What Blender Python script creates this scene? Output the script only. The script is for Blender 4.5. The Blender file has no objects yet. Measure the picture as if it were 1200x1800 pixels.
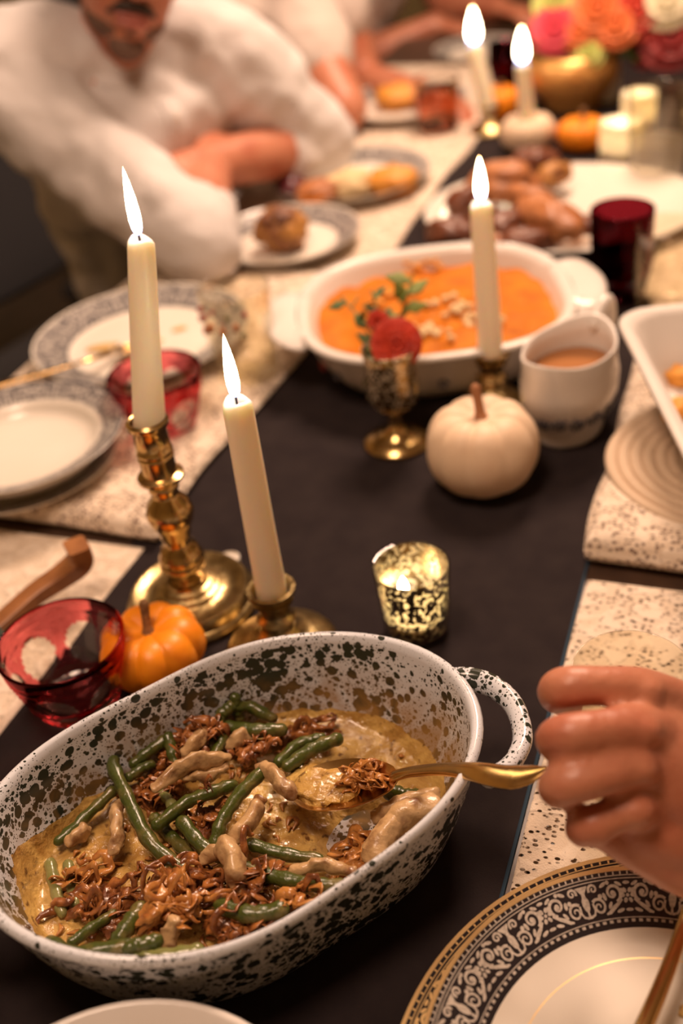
import bpy, bmesh, math, random
from mathutils import Vector, Matrix, noise
from mathutils.bvhtree import BVHTree
PI = math.pi
C = bpy.context.scene.collection
SC = bpy.context.scene
T = 0.75                      # table top height above the floor

# ---------------------------------------------------------------- camera
CAM_H, PITCH, ROLL, YAW, FPX = 0.60, math.radians(35.5), math.radians(8), math.radians(-24), 1900.0
CD = Vector((math.sin(YAW)*math.cos(PITCH), math.cos(YAW)*math.cos(PITCH), -math.sin(PITCH)))
_r0 = Vector((math.cos(YAW), -math.sin(YAW), 0)); _u0 = _r0.cross(CD)
CR = _r0*math.cos(ROLL) - _u0*math.sin(ROLL)
CU = _r0*math.sin(ROLL) + _u0*math.cos(ROLL)
CO = Vector((0, 0, T+CAM_H))
cd = bpy.data.cameras.new('camera'); cam = bpy.data.objects.new('camera', cd); C.objects.link(cam)
m3 = Matrix((CR, CU, -CD)).transposed()
cam.matrix_world = Matrix.Translation(CO) @ m3.to_4x4()
cd.sensor_fit = 'VERTICAL'; cd.sensor_height = 36; cd.sensor_width = 24; cd.lens = FPX/1800*36
cd.clip_start = 0.02
cd.dof.use_dof = True; cd.dof.focus_distance = 0.69; cd.dof.aperture_fstop = 38/13.0
SC.camera = cam

# ---------------------------------------------------------------- world, lamps, exposure
w = bpy.data.worlds.new('room_ambient'); SC.world = w; w.use_nodes = True
w.node_tree.nodes['Background'].inputs[0].default_value = (1.0, .78, .62, 1)
w.node_tree.nodes['Background'].inputs[1].default_value = 0.12
def area(name, loc, target, size, power, col):
    l = bpy.data.lights.new(name, 'AREA'); l.shape = 'DISK'; l.size = size; l.energy = power; l.color = col
    o = bpy.data.objects.new(name, l); C.objects.link(o); o.location = loc
    o.rotation_euler = (Vector(target)-Vector(loc)).to_track_quat('-Z', 'Y').to_euler(); return o
area('chandelier_light', (-.30, 1.90, T+1.50), (-.35, 1.2, T), .55, 33, (1, .68, .49))
area('front_fill_light', (-.45, .25, T+1.70), (-.35, .7, T), .5, 15, (1, .68, .49))  # fill added to brighten the near end of the table; no fitting modelled
SC.view_settings.view_transform = 'Standard'; SC.view_settings.look = 'None'
SC.view_settings.gamma = 1; SC.view_settings.use_curve_mapping = False
SC.view_settings.exposure = 0.33

# ---------------------------------------------------------------- helpers
def at(px, py, h=0):
    """point of the photograph on the level h above the table"""
    v = CD*FPX + CR*(px-600) - CU*(py-900)
    return CO + v*((T+h-CO.z)/v.z)
def dep(px, py, z):
    return CO + (CD + CR*((px-600)/FPX) - CU*((py-900)/FPX))*z
def near_axis(px, py, base):
    """point on the sight line nearest to the vertical through base"""
    v = CD*FPX + CR*(px-600) - CU*(py-900)
    h = Vector((v.x, v.y)); b = Vector((base.x-CO.x, base.y-CO.y))
    return CO + v*(h.dot(b)/h.dot(h))
def W(x, y, z=0): return Vector((x, y, T+z))

def thing(name, label, cat, loc=(0,0,0), rotz=0, group=None):
    o = bpy.data.objects.new(name, None); C.objects.link(o); o.empty_display_size = .02
    o.location = loc; o.rotation_euler = (0,0,rotz); o['label'] = label; o['category'] = cat
    if group: o['group'] = group
    return o
def tag(o, label, cat, group=None, kind=None):
    o['label'] = label; o['category'] = cat
    if group: o['group'] = group
    if kind: o['kind'] = kind
    return o
def copy_tree(o, parent=None):
    c = o.copy(); C.objects.link(c)
    if parent: c.parent = parent
    for ch in o.children: copy_tree(ch, c)
    return c

class G:
    def __init__(s): s.v=[]; s.f=[]; s.m=[]
    def add(s, vf, mi=0, mat=None):
        v, f = vf; n = len(s.v)
        s.v += [tuple(mat @ Vector(p)) if mat else tuple(p) for p in v]
        s.f += [tuple(i+n for i in q) for q in f]
        s.m += (list(mi) if isinstance(mi, (list, tuple)) else [mi]*len(f)); return s
    def build(s, name, mats, parent=None, world=False, sharp=50, label=None, loc=None):
        me = bpy.data.meshes.new(name); off = Vector((0,0,0))
        if world and parent: off = parent.location
        if loc is not None: off = Vector(loc)
        me.from_pydata([tuple(Vector(p)-off) for p in s.v], [], s.f)
        mats = mats if isinstance(mats, (list, tuple)) else [mats]
        for m in mats: me.materials.append(m)
        me.polygons.foreach_set('material_index', s.m)
        me.polygons.foreach_set('use_smooth', [True]*len(s.f))
        bm = bmesh.new(); bm.from_mesh(me); bmesh.ops.recalc_face_normals(bm, faces=bm.faces); bm.to_mesh(me); bm.free()
        if sharp: me.set_sharp_from_angle(angle=math.radians(sharp))
        o = bpy.data.objects.new(name, me); C.objects.link(o)
        if parent: o.parent = parent
        elif loc is not None: o.location = loc
        if label: o['label'] = label
        return o

def lathe(prof, seg=40, fn=None):
    """prof: (r,z) list; r=0 closes. fn(theta, r, z, k)->(r,z)"""
    v=[]; rings=[]
    for k,(r,z) in enumerate(prof):
        if r < 1e-6: rings.append([len(v)]); v.append((0,0,z)); continue
        ring=[]
        for i in range(seg):
            th = 2*PI*i/seg; rr, zz = fn(th, r, z, k) if fn else (r, z)
            ring.append(len(v)); v.append((rr*math.cos(th), rr*math.sin(th), zz))
        rings.append(ring)
    f=[]
    for a,b in zip(rings, rings[1:]):
        if len(a)==1 and len(b)==1: continue
        for i in range(seg):
            j=(i+1)%seg
            if len(a)==1: f.append((a[0], b[i], b[j]))
            elif len(b)==1: f.append((a[i], b[0], a[j]))
            else: f.append((a[i], b[i], b[j], a[j]))
    return v, f
def lathe_m(prof, mids, seg=40, fn=None):
    """as lathe, mids: material index of every profile segment"""
    v, f = lathe(prof, seg, fn); m=[]
    for k in range(len(prof)-1):
        if prof[k][0]<1e-6 and prof[k+1][0]<1e-6: continue
        m += [mids[k]]*seg
    return v, f, m
def spline(P, n=8):
    P=[Vector(p) for p in P]
    if len(P)<3: return [P[0].lerp(P[-1], i/n) for i in range(n+1)]
    out=[]; Q=[2*P[0]-P[1]]+P+[2*P[-1]-P[-2]]
    for k in range(1, len(Q)-2):
        a,b,c,d = Q[k-1:k+3]
        for i in range(n):
            t=i/n; out.append(.5*((2*b)+(c-a)*t+(2*a-5*b+4*c-d)*t*t+(3*b-a-3*c+d)*t**3))
    out.append(P[-1]); return out
def lerpl(L, n):
    out=[]
    for k in range(n):
        x=k/(n-1)*(len(L)-1); i=min(int(x), len(L)-2); out.append(L[i]+(L[i+1]-L[i])*(x-i))
    return out
def tube(P, rx, ry=None, side=None, seg=10, rnd=True, n=None):
    """rounded tube along P; rx, ry lists or numbers (ry across side)"""
    P=[Vector(p) for p in P]
    if n: P=spline(P, n)
    N=len(P)
    rx = lerpl(rx, N) if isinstance(rx,(list,tuple)) else [rx]*N
    ry = rx if ry is None else (lerpl(ry, N) if isinstance(ry,(list,tuple)) else [ry]*N)
    tg=[(P[min(i+1,N-1)]-P[max(i-1,0)]).normalized() for i in range(N)]
    a = Vector(side) if side is not None else tg[0].orthogonal()
    rows=[]
    for i in range(N):
        if side is not None: a=Vector(side)
        a=(a-tg[i]*a.dot(tg[i])).normalized(); rows.append((P[i], a.copy(), tg[i].cross(a), rx[i], ry[i], tg[i]))
    if rnd:
        p,a_,b_,x,y,t = rows[0]; e=min(x,y)
        pre=[(p-t*e*s, a_, b_, x*c, y*c, t) for s,c in ((.95,.3),(.7,.7),(.35,.93))]
        p,a_,b_,x,y,t = rows[-1]; e=min(x,y)
        rows = pre+rows+[(p+t*e*s, a_, b_, x*c, y*c, t) for s,c in ((.35,.93),(.7,.7),(.95,.3))]
    v=[]; f=[]
    for p,a_,b_,x,y,t in rows:
        for i in range(seg):
            th=2*PI*i/seg; v.append(p+a_*x*math.cos(th)+b_*y*math.sin(th))
    for k in range(len(rows)-1):
        for i in range(seg):
            j=(i+1)%seg; f.append((k*seg+i, k*seg+j, (k+1)*seg+j, (k+1)*seg+i))
    f.append(tuple(range(seg))[::-1]); f.append(tuple(range((len(rows)-1)*seg, len(rows)*seg)))
    return v, f
def box(x0,y0,z0,x1,y1,z1):
    v=[(x,y,z) for z in (z0,z1) for y in (y0,y1) for x in (x0,x1)]
    return v, [(0,2,3,1),(4,5,7,6),(0,1,5,4),(2,6,7,3),(0,4,6,2),(1,3,7,5)]
def blob(c, r, rot=(0,0,0), seed=0, amp=.15, fr=2.0, seg=18):
    """lumpy ball"""
    from mathutils import Euler
    R=Euler(rot).to_matrix(); v=[]; f=[]; K=seg//2+2
    for k in range(K+1):
        ph=PI*k/K
        for i in range(seg):
            th=2*PI*i/seg; d=Vector((math.sin(ph)*math.cos(th), math.sin(ph)*math.sin(th), math.cos(ph)))
            s=1+amp*(noise.noise(d*fr+Vector((seed*7.1,seed*3.3,seed)))+.5*noise.noise(d*fr*2.3+Vector((seed,seed*5.7,2))))
            v.append(Vector(c)+R@Vector((d.x*r[0]*s, d.y*r[1]*s, d.z*r[2]*s)))
    for k in range(K):
        for i in range(seg):
            j=(i+1)%seg; f.append((k*seg+i,(k+1)*seg+i,(k+1)*seg+j,k*seg+j))
    return v, f
def organic(name, parts, voxel, it, mat, parent=None, world=True, shrink=None):
    """union of tubes and balls into one continuous skin"""
    g=G()
    for p in parts: g.add(p)
    me=bpy.data.meshes.new('tmp'); me.from_pydata([tuple(p) for p in g.v], [], g.f)
    bm=bmesh.new(); bm.from_mesh(me); bmesh.ops.recalc_face_normals(bm, faces=bm.faces); bm.to_mesh(me); bm.free()
    o=bpy.data.objects.new('tmp', me); C.objects.link(o)
    rm=o.modifiers.new('r','REMESH'); rm.mode='VOXEL'; rm.voxel_size=voxel; rm.use_smooth_shade=True
    sm=o.modifiers.new('s','SMOOTH'); sm.factor=.5; sm.iterations=it
    dg=bpy.context.evaluated_depsgraph_get()
    nm=bpy.data.meshes.new_from_object(o.evaluated_get(dg)); nm.name=name
    bpy.data.objects.remove(o); bpy.data.meshes.remove(me)
    if world and parent: nm.transform(Matrix.Translation(-parent.location))
    nm.polygons.foreach_set('use_smooth', [True]*len(nm.polygons))
    nm.materials.clear(); nm.materials.append(mat)
    r=bpy.data.objects.new(name, nm); C.objects.link(r)
    if parent: r.parent=parent
    return r

# ---------------------------------------------------------------- materials
class N:
    def __init__(s, name):
        s.m=bpy.data.materials.new(name); s.m.use_nodes=True; s.t=s.m.node_tree; s.t.nodes.clear()
        s.out=s.t.nodes.new('ShaderNodeOutputMaterial'); s.co=s.n('ShaderNodeTexCoord').outputs['Object']
    def n(s, k, ins=None, **kw):
        x=s.t.nodes.new(k)
        for a,b in kw.items(): setattr(x,a,b)
        for a,b in (ins or {}).items():
            if hasattr(b,'is_output') or isinstance(b, bpy.types.NodeSocket): s.t.links.new(b, x.inputs[a])
            else: x.inputs[a].default_value=b
        return x
    def noise(s, scale, detail=3, dist=0, vec=None): return s.n('ShaderNodeTexNoise', {'Vector':vec or s.co,'Scale':scale,'Detail':detail,'Distortion':dist}).outputs[0]
    def vor(s, scale, rnd=1, vec=None, feature='F1', out='Distance'): return s.n('ShaderNodeTexVoronoi', {'Vector':vec or s.co,'Scale':scale,'Randomness':rnd}, feature=feature).outputs[out]
    def math(s, op, a, b=0, c=0):
        x=s.n('ShaderNodeMath', operation=op)
        for i,q in enumerate((a,b,c)):
            if isinstance(q, bpy.types.NodeSocket): s.t.links.new(q, x.inputs[i])
            else: x.inputs[i].default_value=q
        return x.outputs[0]
    def step(s, v, lo, hi): return s.n('ShaderNodeMapRange', {0:v,1:lo,2:hi,3:0.0,4:1.0}).outputs[0]
    def mix(s, f, a, b):
        x=s.n('ShaderNodeMix', data_type='RGBA')
        for i,q in ((0,f),(6,a),(7,b)):
            if isinstance(q, bpy.types.NodeSocket): s.t.links.new(q, x.inputs[i])
            else: x.inputs[i].default_value = q if i==0 else (*q,1) if len(q)==3 else q
        return x.outputs[2]
    def bump(s, h, strength=.3, dist=.002): return s.n('ShaderNodeBump', {'Height':h,'Strength':strength,'Distance':dist}).outputs[0]
    def pri(s, col, rough=.5, metal=0, normal=None, **kw):
        x=s.n('ShaderNodeBsdfPrincipled')
        for k,q in [('Base Color',col),('Roughness',rough),('Metallic',metal),('Normal',normal)]+[(a.replace('_',' '),b) for a,b in kw.items()]:
            if q is None: continue
            if isinstance(q, bpy.types.NodeSocket): s.t.links.new(q, x.inputs[k])
            else: x.inputs[k].default_value = (*q,1) if isinstance(q,tuple) and len(q)==3 and k=='Base Color' else q
        return x.outputs[0]
    def mixs(s, f, a, b):
        x=s.n('ShaderNodeMixShader')
        if isinstance(f, bpy.types.NodeSocket): s.t.links.new(f, x.inputs[0])
        else: x.inputs[0].default_value=f
        s.t.links.new(a, x.inputs[1]); s.t.links.new(b, x.inputs[2]); return x.outputs[0]
    def done(s, sh): s.t.links.new(sh, s.out.inputs[0]); return s.m

def M(name, col, rough=.5, metal=0, col2=None, vs=40, lo=.35, hi=.7, bs=None, bstr=.3, bd=.002, **kw):
    k=N(name); c=col
    if col2: c=k.mix(k.step(k.noise(vs,4), lo, hi), col, col2)
    nm=k.bump(k.noise(bs,4), bstr, bd) if bs else None
    return k.done(k.pri(c, rough, metal, nm, **kw))

brass=M('brass', (.64,.45,.20), .2, 1, col2=(.45,.30,.12), vs=60, bs=90, bstr=.08)
old_brass=M('old_brass', (.58,.44,.21), .3, 1, col2=(.30,.21,.09), vs=110, bs=200, bstr=.2)
gold=M('gold_flatware', (.78,.50,.20), .22, 1, col2=(.62,.38,.14), vs=50)
gilt=M('gilt_edge', (.82,.58,.27), .38, .65)
wax=M('ivory_wax', (.93,.82,.65), .42, 0, bs=60, bstr=.05, Subsurface_Weight=.85, Subsurface_Radius=(.022,.014,.007), Subsurface_Scale=.9)
wick_m=M('charred_wick', (.03,.02,.015), .9)
porcelain=M('cream_porcelain', (.82,.77,.69), .14, col2=(.78,.72,.63), vs=8)
white_glaze=M('white_glaze', (.80,.76,.72), .2, col2=(.76,.71,.66), vs=10)
band_black=M('black_band', (.022,.018,.02), .25)
band_blue=M('slate_blue_band', (.045,.045,.058), .3, col2=(.075,.075,.09), vs=120)
scroll_cream=M('cream_print', (.60,.54,.47), .3, col2=(.42,.37,.32), vs=600, lo=.4, hi=.62)
scroll_grey=M('grey_print', (.50,.46,.42), .3)
runner_m=M('black_cloth', (.019,.0135,.0145), .95, col2=(.026,.019,.019), vs=35, bs=900, bstr=.4, bd=.0006, Specular_IOR_Level=.15)
hem_m=M('blue_hem', (.015,.04,.07), .9)
wood_dark=M('dark_wood', (.075,.04,.024), .4, col2=(.045,.024,.015), vs=30, bs=40, bstr=.1)
wood_serv=M('server_wood', (.36,.15,.05), .42, col2=(.22,.085,.03), vs=45, bs=120, bstr=.15)
teal_m=M('teal_inlay', (.10,.22,.20), .3, col2=(.03,.05,.05), vs=300, lo=.45, hi=.55)
pump_o=M('orange_rind', (.92,.30,.008), .42, col2=(.84,.23,.006), vs=60, bs=150, bstr=.12)
pump_w=M('white_rind', (.82,.64,.46), .55, col2=(.76,.56,.39), vs=30, bs=120, bstr=.15)
stem_m=M('dry_stem', (.30,.15,.055), .75, col2=(.17,.08,.03), vs=140, bs=300, bstr=.5)
stem_r=M('brown_stem', (.36,.15,.06), .7, bs=300, bstr=.5)
skin=M('skin', (.54,.215,.125), .42, col2=(.46,.15,.085), vs=28, lo=.4, hi=.65, bs=170, bstr=.45, bd=.0012, Subsurface_Weight=.12, Subsurface_Radius=(.012,.005,.003), Subsurface_Scale=.5)
nail_m=M('nail', (.66,.36,.26), .3)
lip_m=M('lips', (.42,.13,.10), .4)
hair_m=M('dark_hair', (.028,.018,.013), .7, col2=(.05,.03,.02), vs=300, bs=500, bstr=.6)
stubble_m=M('stubble', (.20,.105,.07), .7, col2=(.09,.05,.035), vs=500, lo=.4, hi=.62, bs=700, bstr=.5)
eye_m=M('eye_white', (.8,.77,.73), .15)
shirt_w=M('white_shirt', (.68,.645,.635), .85, bs=14, bstr=.5, bd=.02, col2=(.64,.60,.585), vs=6)
shirt_p=M('pale_shirt', (.62,.53,.48), .85, bs=14, bstr=.4, bd=.02)
shirt_c=M('cream_shirt', (.68,.60,.55), .85, bs=14, bstr=.4, bd=.02)
trous=M('dark_trousers', (.018,.018,.022), .9, bs=20, bstr=.3, bd=.01)
trous_g=M('grey_trousers', (.20,.165,.14), .9, bs=20, bstr=.3, bd=.01)
shoe_m=M('shoe', (.03,.02,.018), .5)
bean_m=M('bean_green', (.058,.076,.011), .28, col2=(.165,.130,.035), vs=85, lo=.48, hi=.70, bs=260, bstr=.5, bd=.0016, Coat_Weight=.3, Coat_Roughness=.12)
bean_p=M('bean_pale', (.17,.19,.05), .25, col2=(.26,.24,.09), vs=80, bs=220, bstr=.3, bd=.0012, Coat_Weight=.35)
mush_m=M('mushroom', (.56,.36,.17), .36, col2=(.19,.075,.024), vs=85, lo=.46, hi=.68, bs=240, bstr=.5, bd=.0015, Coat_Weight=.3)
shal_m=M('fried_shallot', (.38,.14,.035), .28, col2=(.15,.045,.014), vs=130, lo=.4, hi=.6, bs=400, bstr=.4, bd=.001, Coat_Weight=.3)
shal_o=M('golden_shallot', (.52,.23,.055), .28, col2=(.32,.11,.025), vs=130, bs=400, bstr=.4, bd=.001, Coat_Weight=.3)
turk_m=M('roast_skin', (.19,.06,.026), .38, col2=(.10,.03,.016), vs=40, bs=120, bstr=.5)
turk_l=M('roast_breast', (.50,.20,.075), .45, col2=(.33,.115,.04), vs=40, bs=120, bstr=.4)
squash_m=M('orange_mash', (.62,.20,.008), .65, col2=(.46,.12,.005), vs=40, bs=70, bstr=.6, bd=.004, Specular_IOR_Level=.2)
mac_m=M('golden_squash', (.74,.34,.05), .55, col2=(.66,.25,.03), vs=90, bs=150, bstr=.5)
roll_m=M('baked_crust', (.52,.24,.055), .5, col2=(.22,.075,.02), vs=45, lo=.4, hi=.62, bs=80, bstr=.7, bd=.004)
roll_d=M('dark_crust', (.22,.075,.025), .55, col2=(.10,.03,.012), vs=60, bs=120, bstr=.7)
crumb_m=M('cream_crumb', (.72,.55,.30), .7, bs=120, bstr=.6)
cran_m=M('cranberry', (.10,.012,.018), .25, bs=60, bstr=.6)
gravy_m=M('gravy', (.36,.15,.05), .15)
stain_m=M('pale_sauce', (.66,.42,.14), .3)
leaf_m=M('leaf', (.10,.16,.05), .55, col2=(.16,.22,.08), vs=60)
leaf_l=M('lime_leaf', (.22,.26,.05), .5)
pet_red=M('red_petal', (.66,.06,.025), .55, col2=(.46,.03,.015), vs=90)
pet_pink=M('pink_petal', (.66,.05,.09), .55)
pet_or=M('orange_petal', (.72,.17,.04), .55)
pet_dk=M('dark_red_petal', (.25,.012,.012), .55)
pet_wh=M('cream_petal', (.82,.74,.52), .55)
pet_gr=M('green_petal', (.52,.55,.14), .55)
core_m=M('flower_core', (.10,.012,.012), .7)
paper_w=M('white_wax_cup', (.85,.80,.72), .4)
trivet_m=M('woven_straw', (.60,.46,.33), .8, bs=160, bstr=.5)
mustard=M('mustard_cloth', (.45,.33,.07), .9, bs=30, bstr=.4, bd=.01)
decal_b=M('slate_decal', (.12,.12,.15), .3)
decal_r=M('red_decal', (.36,.03,.03), .3)
decal_o=M('rust_decal', (.45,.17,.06), .4)
decal_g=M('olive_decal', (.16,.15,.05), .3)
squash_ctn=M('amber_glaze', (.75,.30,.03), .4)
wall_m=M('wall_paint', (.62,.50,.26), .9, bs=200, bstr=.1)
ceil_m=M('ceiling_paint', (.7,.63,.54), .9, bs=200, bstr=.1)
floor_m=M('floor_wood', (.05,.034,.026), .5, col2=(.032,.022,.017), vs=9, bs=60, bstr=.1)

def glass(name, col=(1,1,1), rough=0.0, ior=1.45):
    k=N(name); return k.done(k.n('ShaderNodeBsdfGlass', {'Color':(*col,1),'Roughness':rough,'IOR':ior}).outputs[0])
clear_glass=glass('clear_glass', (.97,.96,.94))
ruby_glass=glass('ruby_glass', (.80,.19,.22))
wine_glass_m=glass('dark_ruby_glass', (.40,.10,.14))
amber_drink=glass('amber_drink', (.95,.60,.42))
def milky():
    k=N('cloudy_water'); return k.done(k.mixs(.45, k.n('ShaderNodeBsdfTransparent').outputs[0], k.n('ShaderNodeBsdfTranslucent', {'Color':(.9,.86,.82,1)}).outputs[0]))
water_m=milky()

def lace(name, holes, sc=1.0, seed=0, hole_shade=0.0):
    k=N(name); mp=k.n('ShaderNodeMapping', {'Vector':k.co,'Location':(seed,seed*.7,0)}).outputs[0]
    wob=k.n('ShaderNodeTexNoise', {'Vector':mp,'Scale':30.0,'Detail':1.0}).outputs['Color']
    wv=k.n('ShaderNodeMix', {0:.010}, data_type='VECTOR'); k.t.links.new(mp, wv.inputs[4]); k.t.links.new(wob, wv.inputs[5]); wv=wv.outputs[1]
    st=k.n('ShaderNodeMapping', {'Vector':mp,'Scale':(1,1.5,1)}).outputs[0]
    small=k.vor(190*sc, .75, st); big=k.vor(24*sc, .6, wv); cell=k.vor(24*sc, .6, wv, out='Color')
    cr=k.n('ShaderNodeSeparateXYZ', {0:cell}).outputs[0]
    ring=k.math('SINE', k.math('MULTIPLY_ADD', big, 15, k.math('MULTIPLY', cr, 5)))
    nz=k.noise(55*sc, 2, 0, mp)
    gate=k.math('MULTIPLY_ADD', ring, .13, nz)
    hole=k.math('MULTIPLY', k.step(small, .42, .31), k.step(gate, .37, .45))
    thr=k.noise(900, 2, 0, mp)
    hgt=k.math('ADD', k.math('MULTIPLY', thr, .5), k.math('MULTIPLY', k.step(gate,.40,.55), -.9))
    col=k.mix(k.step(gate,.35,.62), (.78,.67,.55), (.70,.58,.455))
    if hole_shade: col=k.mix(k.math('MULTIPLY', hole, hole_shade), col, (.17,.085,.065)); holes*=.25  # shaded look of the holes painted brown into the lace colour
    sh=k.pri(col, .9, 0, k.bump(hgt, .6, .002), Specular_IOR_Level=.2)
    tr=k.n('ShaderNodeBsdfTransparent').outputs[0]
    return k.done(k.mixs(k.math('MULTIPLY', hole, holes), sh, tr))
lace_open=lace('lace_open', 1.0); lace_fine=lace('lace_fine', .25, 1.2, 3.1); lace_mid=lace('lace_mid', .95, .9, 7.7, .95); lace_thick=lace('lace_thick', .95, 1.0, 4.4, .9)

def speckle(name, stain, less=0.0):
    k=N(name)
    wv=k.n('ShaderNodeTexNoise', {'Vector':k.co,'Scale':60.0,'Detail':2.0}).outputs['Color']
    vec=k.n('ShaderNodeMix', {0:.006}, data_type='VECTOR'); k.t.links.new(k.co, vec.inputs[4]); k.t.links.new(wv, vec.inputs[5]); vec=vec.outputs[1]
    clump=k.noise(17, 2)
    a=k.math('LESS_THAN', k.vor(105,1,vec), k.math('MULTIPLY_ADD', clump, .80, -.035-less))
    b=k.math('LESS_THAN', k.vor(230,1,vec), k.math('MULTIPLY_ADD', clump, .70, -.045-less))
    c=k.math('LESS_THAN', k.vor(540,1,vec), k.math('MULTIPLY_ADD', clump, .60, -.03-less*.5))
    msk=k.math('MAXIMUM', k.math('MAXIMUM', a, b), c)
    base=(.70,.735,.80); col=k.mix(msk, base, (.030,.036,.026))
    rough=.16
    if stain:
        zz=k.n('ShaderNodeSeparateXYZ', {0:k.co}).outputs[2]
        st=k.math('MULTIPLY', k.math('MULTIPLY', k.step(k.noise(30,6,1.5),.36,.60), k.step(k.math('MULTIPLY_ADD', k.noise(14,2), .05, zz),.094,.058)), .85)
        col=k.mix(st, col, (.36,.20,.06))
    return k.done(k.pri(col, rough, 0, k.bump(k.noise(60,2), .06, .002)))
enamel_out=speckle('speckled_enamel', False); enamel_in=speckle('speckled_enamel_stained', True, -.03); enamel_rim=speckle('speckled_enamel_rim', False, .16)

def sauce_mat():
    k=N('cream_sauce'); n1=k.noise(45,5,.8)
    col=k.mix(k.step(n1,.36,.64), (.37,.195,.045), (.66,.43,.13))
    col=k.mix(k.step(k.noise(160,3),.6,.72), col, (.16,.07,.02))
    h=k.math('ADD', k.noise(90,5,.5), k.math('MULTIPLY', k.noise(320,3), .35))
    return k.done(k.pri(col, .16, 0, k.bump(h, .7, .004), Coat_Weight=.6, Coat_Roughness=.08))
sauce_m=sauce_mat()

def mercury():
    k=N('mercury_glass'); n1=k.noise(215,2,.3); v=k.vor(290,1)
    msk=k.step(k.math('ADD', n1, k.math('MULTIPLY', v, .30)), .605, .630)
    mir=k.pri((.15,.10,.045), .28, 1)
    tl=k.n('ShaderNodeBsdfTranslucent', {'Color':(.95,.86,.56,1)}).outputs[0]
    df=k.n('ShaderNodeBsdfDiffuse', {'Color':(.85,.76,.50,1)}).outputs[0]
    return k.done(k.mixs(msk, k.mixs(.25, tl, df), mir))
mercury_m=mercury()
def frosted():
    k=N('frosted_white'); return k.done(k.mixs(.55, k.n('ShaderNodeBsdfTranslucent', {'Color':(.95,.88,.72,1)}).outputs[0], k.pri((.80,.74,.64),.35)))
frost_m=frosted()
def clearcoat():
    k=N('thin_clear_glass'); f=k.n('ShaderNodeLayerWeight').outputs['Facing']; f=k.math('MULTIPLY_ADD', k.math('POWER', f, 3.0), .75, .06)
    return k.done(k.mixs(f, k.n('ShaderNodeBsdfTransparent', {'Color':(.99,.97,.90,1)}).outputs[0], k.n('ShaderNodeBsdfGlossy', {'Roughness':.03}).outputs[0]))
thin_glass=clearcoat()
def flame_mat(s):
    k=N('flame'); z=k.n('ShaderNodeSeparateXYZ', {0:k.n('ShaderNodeTexCoord').outputs['Generated']}).outputs[2]
    col=k.mix(k.step(z,.05,.22), (.35,.45,1.0), (1.0,.80,.50)); col=k.mix(k.step(z,.85,1.0), col, (1,.55,.2))
    st=k.math('MULTIPLY', k.math('MULTIPLY_ADD', k.step(z,.0,.25), .93, .07), s)
    return k.done(k.n('ShaderNodeEmission', {'Color':col,'Strength':st}).outputs[0])
flame_m=flame_mat(27.0); flame_m2=flame_mat(160.0)

# ================================================================ SETTING
def struct(name, g, m): o=g.build(name, m); o['kind']='structure'; return o
X0,X1,Y0,Y1,ZC=-2.5,1.9,-1.8,4.7,2.6
struct('floor', G().add(box(X0-.1,Y0-.1,-.1,X1+.1,Y1+.1,0)), floor_m)
struct('ceiling', G().add(box(X0-.1,Y0-.1,ZC,X1+.1,Y1+.1,ZC+.1)), ceil_m)
struct('wall_left', G().add(box(X0-.1,Y0-.1,0,X0,Y1+.1,ZC)), wall_m)
struct('wall_right', G().add(box(X1,Y0-.1,0,X1+.1,Y1+.1,ZC)), wall_m)
struct('wall_back', G().add(box(X0,Y1,0,X1,Y1+.1,ZC)), wall_m)
struct('wall_front', G().add(box(X0,Y0-.1,0,X1,Y0,ZC)), wall_m)
for nm,b in (('baseboard_left',(X0,Y0,0,X0+.015,Y1,.12)),('baseboard_back',(X0+.015,Y1-.015,0,X1-.015,Y1,.12)),('baseboard_right',(X1-.015,Y0,0,X1,Y1,.12))):
    struct(nm, G().add(box(*b)), ceil_m)

# ================================================================ TABLE AND CLOTHS
TX0,TX1,TY0,TY1=-.83,.25,-.30,3.05
tb=thing('dining_table','long dark wooden dining table under the lace mats and black runner','table',((TX0+TX1)/2,(TY0+TY1)/2,0))
hx,hy=(TX1-TX0)/2,(TY1-TY0)/2
g=G().add(box(-hx,-hy,T-.035,hx,hy,T)); g.build('table_top', wood_dark, tb)
g=G()
for a in ((-hx+.08,-hy+.08,hx-.08,-hy+.105),(-hx+.08,hy-.105,hx-.08,hy-.08),(-hx+.08,-hy+.08,-hx+.105,hy-.08),(hx-.105,-hy+.08,hx-.08,hy-.08)):
    g.add(box(a[0],a[1],T-.12,a[2],a[3],T-.035))
g.build('apron', wood_dark, tb)
for sx in (-1,1):
    for sy in (-1,1):
        G().add(lathe([(0,0),(.028,0),(.032,.02),(.024,.06),(.03,.35),(.042,.55),(.042,T-.035),(0,T-.035)],16),0,Matrix.Translation((sx*(hx-.12),sy*(hy-.12),0))).build('leg', wood_dark, tb)

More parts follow.
